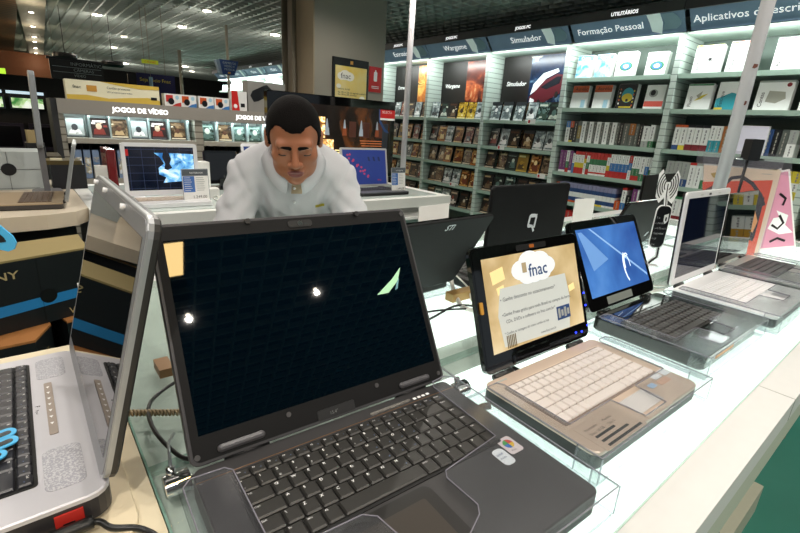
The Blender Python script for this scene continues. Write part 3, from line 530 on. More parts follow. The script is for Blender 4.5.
k = MB(frame((0, -.002, 0), (1, 0, 0), (0, 0, 1))); k.text('Seja sócio Fnac', .056, mat('banner_ink', 'd8c43c', .5), .03, .18, 0); k.build('lettering', t)
k = MB(); k.tube([(.1, .01, .27), (.1, .01, 1.0)], .004, POST); k.tube([(.32, .01, .27), (.32, .01, 1.0)], .004, POST); k.build('hanger', t)
t = thing('hanging_sign', 'small yellow green hanging sign above the navy banner', 'hanging sign', (1.37, 6.5, 1.88)); k = MB(); k.box(-.09, 0, 0, .09, .01, .045, mat('lime_sign', 'a8b428', .5, emit=.3)); k.build('panel', t)
k = MB(frame((-.09, -.002, 0), (1, 0, 0), (0, 0, 1))); k.text('CAIXAS', .035, mat('sign_red', 'c81e1c', .35), .03, .01, 0); k.build('lettering', t); k = MB(); k.tube([(0, .005, .045), (0, .005, .6)], .003, POST); k.build('hanger', t)
t = thing('balloon_figure', 'pale blue inflatable figure in front of the navy banner', 'balloon', (1.33, 6.35, 1.58)); k = MB()
for dz, r in ((.0, .035), (.05, .045), (.11, .035)): k.tube([(0, 0, dz+r*math.sin(a)) for a in np.linspace(-1.4, 1.4, 7)], .02, mat('balloon_blue', '8cb4cc', .25), 10)
k.build('body', t); k = MB(); k.tube([(0, 0, .14), (0, 0, .9)], .002, POST); k.build('string', t)
t = thing('sign_post', 'thin metal post with a blue trapezoid department sign', 'sign', (2.393, 6.773, 0))
ZM = Matrix.Translation((0, 0, 1.35)) @ Matrix.Diagonal((1.231, 1.231, 1.231, 1)) @ Matrix.Translation((0, 0, -1.35))
k = MB(); k.tube([(0, 0, 0), (0, 0, 2.5)], .019, POST); k.build('post', t)
k = MB(ZM @ frame((0, -.02, 0), (1, 0, 0), (0, 0, 1))); k.prism([(-.07, 1.78), (.06, 1.78), (.11, 1.93), (-.10, 1.93)], 0, .01, mat('trapezoid_blue', '24427c', .5)); k.prism([(-.10, 1.93), (-.07, 1.78), (-.10, 1.79), (-.14, 1.92)], -.06, -.0, mat('trapezoid_side', '8c9cb0', .4)); k.build('panel', t)
k = MB(ZM @ frame((0, -.032, 0), (1, 0, 0), (0, 0, 1)))
for j, s_ in enumerate(('GAMES DE', 'VÍDEO E', 'MÚSICA')): k.text(s_, .032, MATS['board_ink'], .005, 1.89-.033*j, 0, 'CENTER')
k.box(-.015, 1.79, 0, .015, 1.81, .001, mat('gold', 'c89038', .4)); k.build('lettering', t)
k = MB(); k.tube([(2.694, 10.26, 0), (2.694, 10.26, 2.5)], .033, POST); tag(k.build('metal_post'), 'plain thin metal post rising behind the headset boxes', 'post')
for i, (x, y, z) in enumerate(((.62, 7.5, 1.93), (1.13, 7.5, 1.90))):
    t = thing('projector', 'black oval projector hanging %s the dark department board' % ('over the left part of' if i == 0 else 'to the right of'), 'projector', (x, y, z)); k = MB(); k.slab(-.13, -.1, .13, .1, -.03, .04, BLACK, .09, .02, .02); k.build('housing', t); k = MB(); k.tube([(0, 0, .04), (0, 0, .58)], .004, BLACK); k.build('mount', t)
# television wall far left
t = thing('television_wall', 'dark far wall display case with a glowing strip above screens at far left', 'display wall', (-1.2, 8.0, 0))
k = MB(); k.box(-.6, -.085, 0, 1.62, .5, 1.44, mat('tv_wall_dark', '161318', .6)); k.build('carcass', t)
for j in range(5):
    k = MB(); k.box(-.5+.42*j, -.1, 1.45, -.12+.42*j, -.08, 1.485, mat('lit_sign_blue', 'bcd4e4', .4, emit=.9)); k.build('light_strip', t)
k = MB(); k.box(-.6, -.08, 1.44, 1.6, .2, 1.50, BLACK); k.build('canopy', t)
for j in range(5):
    tv = thing('television', 'small green lit television, %s on the far left display wall' % spot(j), 'television', (-1.62+.405*j, 7.86, 1.26), group='televisions on the far display wall')
    k = MB(); k.box(0, 0, 0, .36, .05, .16, GLOSSB); k.build('housing', tv); k = MB(); k.box(.02, -.004, .02, .34, 0, .14, cover_mat('football_screen', [(.35, '3c7c3c'), (.5, 'a8c890'), (.62, 'e8f0e4'), (.75, 'c8b8d0')], 7, emit=.9)); k.build('screen', tv)
for j in range(4):
    tv = thing('television', 'large dark television, %s on the lower row of the far left display wall' % spot(j), 'television', (-1.5+.55*j, 7.864, .75), group='dark televisions on the far display wall')
    k = MB(); k.box(0, 0, 0, .5, .05, .34, mat('tv_purple_bezel', '2c2434', .3)); k.build('housing', tv); k = MB(); k.box(.04, -.004, .05, .46, 0, .30, mat('tv_dark_screen', '0c0a10', .15)); k.build('screen', tv)
k = MB(); k.box(-.2, 7.5, 1.66, .015, 7.52, 1.72, mat('exit_green', 'a8d838', .4, emit=1.2)); tag(k.build('exit_sign'), 'glowing green sign at the left edge under the ceiling', 'sign')

# ------------------------------------------------------------------ back counter with televisions and laptops
CT = mat('counter_top_glass', 'c8d4d0', .15, coat=.4)
t = thing('display_counter', 'white counter behind the man carrying laptops and a television', 'counter', (.2, 2.12, 0))
k = MB(); k.box(0, 0, .872, 1.985, 1.0, .93, WHITE); k.build('worktop', t)
k = MB(); k.box(.06, .05, .9301, 1.9, .9, .934, CT); k.build('glass_top', t)
k = MB(); k.box(.05, .12, .0, 1.85, .9, .872, mat('counter_body', 'c8c8c6', .5)); k.build('body', t)
k = MB(); k.box(0.03, -.02, .80, 1.95, .12, .815, mat('white_ledge', 'f0f0ee', .4)); k.build('ledge', t)
t = thing('round_table', 'beige rounded table end holding a laptop at far left', 'table', (-.25, 2.75, 0))
k = MB(); pts = [(.44, .6), (.45, -.38), (.40, -.46), (.30, -.50), (.15, -.515), (-.05, -.505), (-.3, -.46), (-.6, -.36), (-.9, -.2), (-.9, .6)]
k.prism(pts[::-1], .872, .93, mat('beige_laminate', 'd4c8b4', .45)); k.build('tabletop', t); k = MB(); k.tube([(-.2, .0, 0), (-.2, .0, .872)], .05, mat('table_leg', '4c4c50', .4)); k.build('pedestal', t)
# television
t = thing('television', 'large black television showing a glowing dark stairway scene behind the man', 'television', (1.79, 2.92, .93))
k = MB(frame((-.5, 0, .03), (1, 0, 0), (0, 0, 1))); k.slab(-.02, 0, 1.02, .56, -.05, 0, GLOSSB, .015, .004); k.build('housing', t)
k = MB(frame((-.5, 0, .03), (1, 0, 0), (0, 0, 1))); TVD = cover_mat('dark_scene', [(.3, '050302'), (.5, '140b06'), (.65, '4a2810'), (.8, '8c4c1c')], 4, emit=.8, byobj=False)
k.box(.05, .09, 0, .97, .50, .001, TVD); sc = k.build('screen', t)
k = MB(frame((-.5, 0, .03), (1, 0, 0), (0, 0, 1))); GW = mat('scene_glow', 'f8dc98', .5, emit=1.1); GO = mat('scene_orange', '7c3c1c', .5, emit=.35)
for (a, b_, c, d) in ((.05, .28, .40, .42), (.05, .12, .47, .27)): k.box(a, b_, .001, c, d, .0015, cover_mat('lit_blocks', [(.35, '6c3c14'), (.48, 'd8a860'), (.6, 'fff0c0'), (.7, 'fff8e0')], 26, emit=1.1, byobj=False))
for j in range(4):
    x = .40+.145*j; k.prism([(x+.004, .35), (x+.026, .35), (x+.022, .385), (x+.018, .41), (x+.012, .41), (x+.008, .385)], .0015, .002, mat('bottle_glow', '8c96a0', .5, emit=.35)); k.prism([(x-.004, .30), (x+.034, .30), (x+.030, .35), (x+.002, .35)], .0015, .002, GO if j % 2 else MATS['bottle_glow'])
for j in range(6): k.prism([(.48+.0*j, .20-.016*j), (.60+.02*j, .195-.016*j), (.62+.02*j, .188-.016*j), (.49, .192-.016*j)], .0015, .002, GW if j < 3 else GO)
for j in range(9): k.box(.76-.008*j, .12+.018*j, .0015, .93, .126+.018*j, .002, mat('stair_edge', 'a85c30', .5, emit=.6))
for j in range(3): k.box(.60+.12*j, .29, .001, .66+.12*j, .40, .0012, mat('arch_dark', '3c1c10', .5, emit=.5))
k.build('picture', sc)
k = MB(frame((-.5, 0, .03), (1, 0, 0), (0, 0, 1))); k.box(.875, .44, .002, 1.015, .50, .003, MATS['sign_red']); k.text('SELECTA', .024, INKW, .89, .475, .0035); k.box(.875, .425, .002, 1.015, .44, .003, PAPER)
k.prism([(.86, .50), (.875, .50), (.88, .42), (.93, .36), (.96, .34), (.96, .33), (.92, .34), (.865, .41)], .002, .0028, NAVY); k.box(.90, .20, .002, .955, .40, .0026, mat('tv_spec_strip', '2c3038', .4)); k.build('promotion_sticker', t)
k = MB(); k.box(-.25, -.08, 0, .25, .12, .02, GLOSSB); k.box(-.06, .01, .02, .06, .05, .06, GLOSSB); k.build('stand', t)

# warm lit lamp box on the ceiling behind the photographer (mirrored in the foreground screen)
t = thing('ceiling_lamp', 'warm lit ceiling lamp box behind the photographer, seen mirrored in the foreground screen', 'ceiling light', (.345, -.84, 2.42))
k = MB(); k.box(-.06, -.13, 0, .06, .13, .08, BLACK); k.build('housing', t); k = MB(); k.box(-.05, -.12, -.004, .05, .12, 0, mat('lamp_box_glow', 'ffd890', .4, emit=38)); k.build('diffuser', t)

# ------------------------------------------------------------------ laptops
def place_text(k, items):
    for it in items: k.text(*it)
KEY_DATA = {}
def key_mesh(w, d, m, ht=.0035):
    kk = (round(w, 4), round(d, 4), m.name)
    if kk not in KEY_DATA:
        k = MB(); k.slab(-w/2, -d/2, w/2, d/2, 0, ht, m, .0012, .0016, n=1); o = k.build('key'); KEY_DATA[kk] = o.data; bpy.data.objects.remove(o)
    return KEY_DATA[kk]
ROWS = [('fn', [('Esc', .9)]+[('F%d' % i, .92) for i in range(1, 13)]+[('Prt', .92), ('Ins', .92), ('Del', .92)]),
        ('n', [("'", 1), ('1', 1), ('2', 1), ('3', 1), ('4', 1), ('5', 1), ('6', 1), ('7', 1), ('8', 1), ('9', 1), ('0', 1), ('-', 1), ('=', 1), ('<-', 1.75)]),
        ('q', [('Tab', 1.5)]+[(c, 1) for c in 'QWERTYUIOP']+[('´', 1), ('[', 1), ('Ent', 1.25)]),
        ('a', [('Caps', 1.75)]+[(c, 1) for c in 'ASDFGHJKLÇ']+[('~', 1), (']', 1), ('', 1.0)]),
        ('z', [('Shift', 1.25), ('\\', 1)]+[(c, 1) for c in 'ZXCVBNM,.;/']+[('Shift', 1.5)]),
        ('b', [('Ctrl', 1), ('Fn', 1), ('Win', 1), ('Alt', 1), ('', 5.6), ('AltGr', 1), ('Ctrl', 1), ('<', 1.05), ('v', 1.05), ('>', 1.05)])]
SIDE = ['Home', 'Home', 'PgUp', 'PgDn', 'End', '']
def keyboard(parent, x0, y0, w, d, z, km, ink, ink2, bed, legends=False, side=True, asone=False, legend_size=.0052):
    """keyboard bed with its separate keys; x0,y0 = rear left corner in the laptop's frame"""
    k = MB(); k.slab(x0-.003, y0-d-.003, x0+w+.003, y0+.003, z-.002, z+.0006, bed, .004); bedo = k.build('keyboard', parent)
    units = 15.75+(1.0 if side else 0); p = w/units; rows = ROWS; hs = [.72, 1, 1, 1, 1, 1.02]; pd = d/sum(hs); yy = y0; one = MB()
    for r, (nm, ks) in enumerate(rows):
        tot = sum(q for _, q in ks); fac = 15.75/tot; xx = x0; dy = hs[r]*pd
        ks2 = [(c, q*fac) for c, q in ks]+([(SIDE[r], 1.0)] if side else [])
        for c, q in ks2:
            kw = q*p
            if asone: one.M = Matrix.Translation((xx+kw/2, yy-dy/2, z+.0006)); one.slab(-kw/2+.0008, -dy/2+.0008, kw/2-.0008, dy/2-.0008, 0, .0025, km, .001, .0008, n=1)
            else:
                o = bpy.data.objects.new('key', key_mesh(kw-.0016, dy-.0016, km)); COL.objects.link(o); o.parent = bedo; o.location = (xx+kw/2, yy-dy/2, z+.0006)
                if legends and c:
                    me = o.data.copy(); o.data = me; km_ = MB(); L = legend_size*(1. if len(c) == 1 else .62)
                    km_.text(c, L, ink, -kw/2+.0032, dy/2-.0035-L*.72, .0037, bold=.01 if len(c) < 3 else 0)
                    if len(c) == 1 and r == 1: km_.text('!@#$%¨&*()_+'[min(int(c), 11)-1] if c.isdigit() else '+', L*.6, ink, -kw/2+.0032, -dy/2+.004, .0037); 
                    if r == 0 or (r in (1, 2, 3, 4) and c in '7890UIOPJKLM'): km_.text('*' if r else 'o', L*.8, ink2, kw/2-.0065, -dy/2+.0038 if r else -.001, .0037)
                    vs = [tuple(v.co) for v in me.vertices]; fs = [tuple(q_.vertices) for q_ in me.polygons]; n = len(vs)
                    m2 = bpy.data.meshes.new('key'); m2.from_pydata(vs+km_.v, [], fs+[[a+n for a in f] for f in km_.f]); m2.materials.append(km)
                    for mm in km_.mats: m2.materials.append(mm)
                    m2.polygons.foreach_set('material_index', [0]*len(fs)+[a+1 for a in km_.mi]); o.data = m2
            xx += kw
        yy -= dy
    if asone: one.M = Matrix(); one.build('keys', bedo)
    return bedo
def laptop(label, loc, rz, W, D, T, L, tilt, deck, side, lid, bez, screen, b=(.015, .015, .03, .018), lidth=.009, lidback=None, cr=.012, group=None, lidy=.006, gap=.004, lidw=None):
    t = thing('laptop', label, 'laptop', loc, rz, group)
    k = MB(); k.slab(0, -D, W, 0, 0, T-.006, side, cr, 0, .004); k.slab(0, -D, W, 0, T-.006, T, deck, cr, .0015); k.build('base', t)
    for a_ in (.10, .76): k = MB(); k.tube([(W*a_, .004, T-.002), (W*(a_+.14), .004, T-.002)], .006, side); k.build('hinge', t)
    s, c = math.sin(tilt), math.cos(tilt); LM = frame((0, lidy, T+gap), (1, 0, 0), (0, s, c))
    if lidw: LM = LM @ Matrix.Translation((W-lidw, 0, 0)) @ Matrix.Diagonal((lidw/W, 1, 1, 1))
    k = MB(LM); k.slab(0, 0, W, L, -lidth, -lidth*.45, lidback or lid, cr, 0, .002); k.slab(0, 0, W, L, -lidth*.45, 0, lid, cr, .001)
    k.slab(.004, .004, W-.004, L-.004, 0, .0006, bez, cr*.8); lo = k.build('screen_lid', t)
    l, r, bo, to = b
    k = MB(LM); k.box(l, bo, .0006, W-r, L-to, .0009, screen); k.build('display', lo)
    return t, lo, LM, (l, bo, W-r, L-to)
def pad(t, x0, y0, x1, y1, z, m, btn=None, bh=.012):
    k = MB(); k.slab(x0, y0, x1, y1, z, z+.0005, m, .003); p_ = k.build('touchpad', t)
    if btn: k = MB(); k.slab(x0, y0-bh-.002, x1, y0-.002, z, z+.0012, btn, .003, .0006); k.build('touchpad_button', t)
OFF = mat('dark_screen_glass', '020508', .02, spec=.7); 
K_DK = mat('key_dark', '2b2a28', .42); K_BED = mat('key_bed', '0a0a0a', .6); LDK = mat('charcoal_deck', '343334', .38, noise=.1, scale=8); LBZ = mat('charcoal_bezel', '0d0d0e', .55, spec=.2); LSD = mat('charcoal_lid_rim', '323134', .45)
INKB = mat('blue_ink', '7f9fd8', .6)
# 1 big dark laptop in front
t, lo, LM, dr = laptop('large charcoal laptop with a blank dark screen in the foreground centre', (.098, .453, .938), math.radians(-2.9), .372, .268, .034, .282, math.radians(29), LDK, BLACK, LSD, LBZ, mat('switched_off_blue', '020a12', .02, spec=.33), (.013, .012, .032, .021), .012, cr=.010, lidy=-.002, gap=.003)
keyboard(t, .036, -.030, .300, .118, .0345, K_DK, INKW, INKB, K_BED, True)
pad(t, .115, -.228, .195, -.170, .0343, mat('touchpad_dark', '3a3530', .3), mat('button_dark', '403c38', .3))
k = MB(); k.slab(.10, -.262, .21, -.155, .034, .0343, mat('deck_recess', '222120', .35), .01); k.build('palm_recess', t)
k = MB(); k.slab(.225, -.0185, .292, -.0145, .034, .0352, mat('silver_bar', 'c8c4bc', .25, .8), .001); k.slab(.0, -.0235, .372, -.0225, .034, .0344, mat('copper_line', '8c6c50', .3, .6), .0004); k.build('media_bar', t)
k = MB()
for j in range(4): k.slab(.298+.008*j, -.019, .303+.008*j, -.015, .034, .0345, INKW, .0005)
k.build('indicator_lights', t)
for x_ in (.03, .287): k = MB(LM); k.slab(x_, .008, x_+.055, .0165, .0006, .006, mat('hinge_cap', '4c4b4e', .3), .004, .003); k.build('hinge_cap', t)
k = MB(LM); k.slab(.155, .003, .21, .016, .0006, .0012, BLACK, .002); k.text('PAVILION'[:0]+'15.4"', .006, mat('faint_ink', '707070', .5), .172, .007, .0014); k.build('model_plate', lo)
k = MB(LM)
for x_, y_ in ((.008, .272), (.364, .272), (.008, .01), (.362, .012), (.118, .024), (.25, .024)): k = MB(LM); k.prism([(x_+.0032*math.cos(a), y_+.0032*math.sin(a)) for a in np.linspace(0, 6.28, 13)[:-1]], .0006, .0018, mat('rubber_dot', '3c3b3c', .5)); k.build('bezel_bumper', lo)
for x_ in (.112, .277): k = MB(LM); k.slab(x_, .274, x_+.007, .281, .0006, .004, BLACK, .002); k.build('bezel_latch', lo)
k = MB(LM); k.slab(.170, .265, .206, .2745, .0006, .0016, mat('webcam_plate', '161616', .3), .004); k.slab(.184, .2665, .192, .273, .0016, .002, CHROME, .003); k.build('webcam', lo)
k = MB(); SB = mat('sticker_white', 'dfe4ea', .4)
k.slab(.309, -.186, .327, -.158, .0345, .0348, SB, .006); k.slab(.33, -.176, .353, -.147, .0345, .0348, mat('sticker_pinkish', 'd8ccd0', .35), .004)
st = k.build('stickers', t); k = MB()
for a0, c in ((0, 'c03028'), (90, '3c9848'), (180, '2c6cc0'), (270, 'd8b020')):
    A = [math.radians(a0+q) for q in range(0, 91, 15)]; k.prism([(.3415, -.159)]+[(.3415+.0075*math.cos(a), -.159+.0075*math.sin(a)) for a in A], .0348, .0351, mat('flag_'+c, c, .4))
k.text('Vista', .004, DKTXT, .335, -.172, .0351); k.text('intel', .006, NAVY, .311, -.169, .0351); k.text('inside', .0045, NAVY, .311, -.175, .0351); k.build('sticker_print', st)
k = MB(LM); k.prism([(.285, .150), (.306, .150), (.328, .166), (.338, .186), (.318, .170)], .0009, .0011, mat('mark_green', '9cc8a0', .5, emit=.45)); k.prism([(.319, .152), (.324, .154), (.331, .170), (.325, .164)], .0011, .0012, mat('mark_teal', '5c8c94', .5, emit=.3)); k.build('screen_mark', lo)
# 2 tablet style laptop with the store's page on screen
BGE = cover_mat('beige_page', [(.35, 'ac9468'), (.5, 'c4b088'), (.65, 'd0c4a4')], 9, emit=.45, byobj=False, dist=.3)
BRZ = mat('bronze_deck', 'c8b4a4', .3, .25); K_SV = mat('key_silver', 'd2cac6', .3, .1); BZB = mat('gloss_bezel', '080808', .06, coat=.8)
t, lo, LM, dr = laptop('bronze laptop with glossy black bezel showing a beige page with the store logo', (.520, .396, .938), math.radians(-1.6), .318, .196, .030, .208, math.radians(19.5), BRZ, BLACK, BZB, BZB, BGE, (.024, .012, .030, .020), .012, cr=.014, lidw=.303)
keyboard(t, .020, -.030, .266, .106, .0305, K_SV, INKW, INKB, mat('bronze_bed', '8a7c74', .35, .3), False, side=False)
pad(t, .138, -.184, .215, -.150, .0303, stripe_mat('dotted_pad', 'dcdad8', '6c6c70', .004, .5, 'X'), BRZ)
k = MB(LM @ Matrix.Diagonal((.99, .895, 1, 1))); SH = mat('page_white', 'd8dce0', .5, emit=.42); a, b_, c, d = dr
INKS = mat('page_ink', '3c4450', .6, emit=.03)
k.prism([(.055, .040), (.255, .034), (.268, .10), (.262, .15), (.062, .15), (.048, .10)], .0009, .0011, mat('page_grey', 'b8bcb8', .5, emit=.38))
cl = [(.13, .176, .028), (.155, .19, .03), (.185, .186, .03), (.205, .176, .026), (.165, .168, .03), (.145, .165, .026), (.19, .166, .026)]
for i, (x, y, r) in enumerate(cl): k.prism([(x+r*1.1*math.cos(q), y+r*.72*math.sin(q)) for q in np.linspace(0, 6.28, 19)[:-1]], .0011, .00115+.00002*i, SH)
k.text('fnac', .036, NAVY, .148, .160, .0016, bold=.01)
k.box(.130, .17, .0014, .143, .19, .0016, mat('page_tan', 'a89878', .5, emit=.2))
for j, (s_, y, x, sz, bd) in enumerate([('• Ganhe desconto no estacionamento*', .125, .058, .0105, 0.0), ('•Ganhe Frete grátis para todo Brasil na compra de livros,', .097, .058, .0092, 0), ('CDs, DVDs e software no fnac.com.br*', .083, .066, .0092, 0), ('* Confira as vantagens do nosso cartão na loja', .062, .058, .007, 0), ('www.fnac.com.br', .042, .16, .007, 0)]): k.text(s_, sz, INKS, x, y, .0014, bold=bd)
k.box(.218, .056, .0013, .262, .084, .0016, NAVY)
for j in range(4): k.box(.222+.01*j, .060+.003*(j % 2), .0016, .229+.01*j, .080-.004*(j % 2), .0018, GRY)
for j in range(6): k.box(.062+.0045*j, .036, .0013, .0645+.0045*j, .060, .0016, mat('page_brown', '6c5c3c', .5, emit=.1))
for (x, y, s_) in ((.045, .18, .035), (.055, .15, .02), (.27, .12, .02)): k.prism([(x, y-.6*s_), (x+s_, y-.4*s_), (x+s_*.9, y+.3*s_), (x-.1*s_, y+.1*s_)], .0009, .001, mat('page_envelope', 'e0cc90', .5, emit=.5))
k.build('page', lo)
k = MB(LM); k.text('hp', .011, mat('badge_silver', 'a8a89c', .4), .158, .009, .0008); k.prism([(.163+.0075*math.cos(q), .0125+.0075*math.sin(q)) for q in np.linspace(0, 6.28, 17)[:-1]], .0005, .0007, MATS['badge_silver']); k.build('badge', lo)
k = MB(LM); LED = mat('blue_led', '2030ff', .3, emit=5)
for x, y in ((.268, .014), (.289, .012), (.3125, .02), (.315, .06), (.314, .085)): k.slab(x, y, x+.004, y+.003, .0006, .0016, LED, .001)
k.build('indicator_lights', lo)
k = MB(LM); k.slab(.07, .003, .178, .022, .0006, .004, BZB, .004, .002); k.build('latch', lo); k = MB(LM); k.slab(.005, .10, .012, .12, .0006, .003, mat('gold', 'c89038', .4), .002); k.build('side_button', lo)
k = MB(LM @ Matrix.Translation((0, -.024, 0))); k.slab(.12, .216, .21, .226, .0006, .0012, mat('webcam_plate', '161616', .3), .003); k.slab(.158, .218, .172, .224, .0012, .002, mat('sensor_orange', 'a85c20', .3), .002); k.build('webcam', lo)
k = MB(); k.slab(.012, -.012, .045, -.009, .0301, .0306, GRY, .001); k.slab(.05, -.026, .30, -.0245, .0301, .0304, mat('bronze_line', 'd4c0ac', .3), .0005); k.build('speaker_trim', t)
k = MB(); k.slab(.262, -.150, .288, -.136, .0301, .0306, SB, .004); k.slab(.292, -.152, .314, -.137, .0301, .0306, SB, .002); k.slab(.255, -.164, .29, -.153, .0301, .0306, mat('sticker_tan', 'c8a088', .4), .002); k.slab(.228, -.160, .246, -.150, .0301, .0306, mat('sticker_blue', '9cb8d8', .4), .002); k.build('stickers', t)
k = MB(); k.slab(.018, -.200, .125, -.148, .0301, .0305, BRZ, .002)
for j in range(3): k.slab(.030, -.196+.009*j, .118-.02*j, -.192+.009*j, .0305, .0307, BLACK, .0005)
for j, s_ in enumerate(('Processador', 'Memória', 'Disco 160 GB', 'Tela 12')): k.text(s_, .006, DKTXT, .028+.045*(j % 2), -.162-.009*(j//2), .0307)
k.build('specification_label', t)
# 3 small glossy black laptop, blue screen
BLS = cover_mat('blue_desktop', [(.35, '24488c'), (.55, '3c6cb0'), (.75, '5c8cc8')], 5, emit=.55, byobj=False, dist=.2)
K3 = mat('key_black', '2a2827', .4)
t, lo, LM, dr = laptop('glossy black laptop with a bright blue desktop, third from the left in the front row', (.950, .446, .938), math.radians(-1.0), .320, .228, .030, .212, math.radians(26.5), GLOSSB, GLOSSB, BZB, BZB, BLS, (.020, .016, .030, .020), .012, cr=.014)
keyboard(t, .025, -.055, .268, .105, .0305, K3, mat('key_ink_grey', '9a9690', .6), INKB, K_BED, True, side=False, legend_size=.006)
pad(t, .165, -.207, .262, -.168, .0303, mat('touchpad_gloss', '0c0c0c', .12), GLOSSB, .010)
k = MB(LM); STK = mat('sky_streak', '7ca4d0', .5, emit=.5); k.prism([(.075, .190), (.083, .190), (.30, .052), (.30, .045)], .0009, .0011, STK)
k.prism([(.026, .185), (.042, .185), (.13, .11), (.055, .09)], .0009, .001, mat('sky_wedge', '5c88c0', .5, emit=.5))
for j in range(3): k.prism([(.215+.012*math.cos(q)*(1+j*.5), .08+.03*math.sin(q)*(1+j*.2)) for q in np.linspace(j, j+2.2, 7)]+[(.215+.009*math.cos(q)*(1+j*.5), .08+.027*math.sin(q)*(1+j*.2)) for q in np.linspace(j+2.2, j, 7)], .0011, .0013, mat('sky_white', 'd0e0f0', .5, emit=.7))
k.build('wallpaper_mark', lo)
k = MB(LM); k.slab(.08, .006, .20, .024, .0006, .0012, mat('silver_sticker', 'a8b0a8', .25, .5), .002); k.build('bezel_sticker', lo)
k = MB(); k.slab(.05, -.045, .28, -.018, .0301, .0315, mat('gloss_speaker', '10120f', .05, coat=1), .008, .001); k.build('speaker_bar', t)
k = MB(); k.slab(.06, -.2285, .16, -.2280, .012, .022, mat('amber_label', 'b87828', .4), .001); k.build('front_label', t)
k = MB(); k.slab(.205, -.21, .245, -.165, .0301, .0306, SB, .003); k.build('stickers', t)
# 4 white laptop
WHL = mat('white_gloss', 'e4e4e6', .25, coat=.3)
t, lo, LM, dr = laptop('white laptop with dark reflecting screen and white keyboard, fourth in the front row', (1.343, .430, .938), 0, .350, .235, .030, .258, math.radians(3), WHL, mat('base_dark', '1a1a1c', .4), WHL, WHL, mat('dark_blue_screen', '0a1226', .03, spec=.9), (.02, .012, .02, .018), .010, lidback=BLACK, cr=.012)
keyboard(t, .03, -.045, .285, .115, .0305, WHL, INKB, INKB, mat('white_bed', 'c4c6ca', .4), False, side=False)
pad(t, .21, -.215, .255, -.175, .0303, mat('touchpad_grey', '8a8c90', .35), WHL)
k = MB(LM); k.slab(.165, .244, .182, .250, .0006, .001, DKTXT, .002); k.slab(.10, .245, .12, .249, .0006, .001, GRY, .001); k.slab(.24, .245, .26, .249, .0006, .001, GRY, .001); k.build('webcam', lo)
# 5 silver laptop at right
SLV = mat('silver_shell', 'b4b2b0', .3, .5)
t, lo, LM, dr = laptop('silver laptop with wide dark keys at the right end of the front row', (1.745, .440, .938), 0, .325, .24, .030, .235, math.radians(4), SLV, BLACK, GLOSSB, GLOSSB, mat('mirror_screen', '0c1014', .02, spec=1), (.012, .012, .02, .015), .009, cr=.01)
keyboard(t, .030, -.035, .27, .11, .0305, mat('key_slate', '3a3a3c', .4), INKW, INKB, K_BED, False, side=False)
pad(t, .13, -.215, .20, -.17, .0303, mat('touchpad_grey', '8a8c90', .35), SLV)
# 6 silver laptop at left, turned sideways
SV6 = mat('silver_white_deck', 'c9c8ce', .35, .25, noise=.03); SR6 = mat('silver_rim', 'a8aaac', .3, .5)
t, lo, LM, dr = laptop('silver laptop seen from its side at the left edge, lid reflecting dark boxes', (.026, .842, .938), math.radians(-90), .366, .30, .034, .285, math.radians(14.2), SV6, mat('dark_side', '2c2a2c', .4), SR6, mat('silver_bezel', '8e9094', .35, .4), mat('mirror_screen2', '04070a', .015, spec=.9), (.014, .014, .025, .022), .013, lidback=mat('lid_dark_back', '2a2826', .35), cr=.02, lidy=-.008)
keyboard(t, .030, -.062, .290, .115, .0345, mat('key_black6', '24242a', .35), INKW, INKB, K_BED, True, side=False)
pad(t, .13, -.27, .21, -.21, .0343, SR6, SR6)
k = MB(); DOT = cover_mat('perforated', [(.45, 'c4c4c8'), (.5, 'a4a4ac')], 500, byobj=False, dist=0)
k.slab(.02, -.052, .085, -.018, .0341, .0345, DOT, .008); k.build('speaker_grille', t); k = MB(); k.slab(.265, -.054, .34, -.018, .0341, .0345, DOT, .008); k.build('speaker_grille', t)
k = MB(); k.slab(.10, -.045, .235, -.036, .0341, .035, mat('media_strip', '9a8e84', .3), .002)
for j in range(7): k.prism([(.112+.016*j, -.043), (.117+.016*j, -.041), (.112+.016*j, -.039)], .035, .0352, INKW)
k.build('media_bar', t)
k = MB(); k.text('F', .007, DKTXT, .158, -.056, .0345, bold=.03); k.text('Player', .0045, DKTXT, .168, -.056, .0345); k.build('deck_emblem', t)
k = MB(LM)
for x_, y_ in ((.035, .276), (.12, .276), (.25, .276)): k = MB(LM); k.tube([(x_, y_, 0), (x_, y_, .006)], .0035, WHL, 10); k.build('rubber_bumper', lo)
k = MB(); k.box(.365, -.050, .006, .368, -.026, .024, mat('port_red', 'b82c24', .35)); k.box(.366, -.044, .006, .369, -.034, .013, BLACK); k.build('red_port_plug', t)
# laptops seen from behind
GR7 = mat('graphite_lid', '101112', .65, spec=.2)
t, lo, LM, dr = laptop('graphite laptop seen from behind with an STi mark on its lid', (.862, .815, .936), math.radians(180+3), .345, .26, .026, .228, math.radians(29), BLACK, BLACK, GLOSSB, GLOSSB, OFF, lidth=.012, lidback=GR7, cr=.012)
STI = MB(frame(LM @ Vector((.165, .20, -.0122)), LM.to_3x3() @ Vector((-1, 0, 0)), LM.to_3x3() @ Vector((0, 1, 0)))); STI.text('STi', .022, mat('logo_silver', 'c8ccd0', .3), 0, 0, 0, shear=.3, bold=.02); STI.build('lid_logo', lo)
keyboard(t, .03, -.03, .285, .11, .0265, K_DK, INKW, INKB, K_BED, False, side=False, asone=True)
BK8 = mat('black_lid', '060607', .6, spec=.2)
t, lo, LM, dr = laptop('black laptop seen from behind with a silver Q-like mark on its lid', (1.235, .742, .936), math.radians(180), .345, .27, .028, .255, math.radians(1), BLACK, BLACK, BLACK, BLACK, OFF, lidth=.012, lidback=BK8, cr=.012)
k = MB(frame(LM @ Vector((.185, .125, -.0122)), LM.to_3x3() @ Vector((-1, 0, 0)), LM.to_3x3() @ Vector((0, 1, 0)))); LS = MATS['logo_silver']
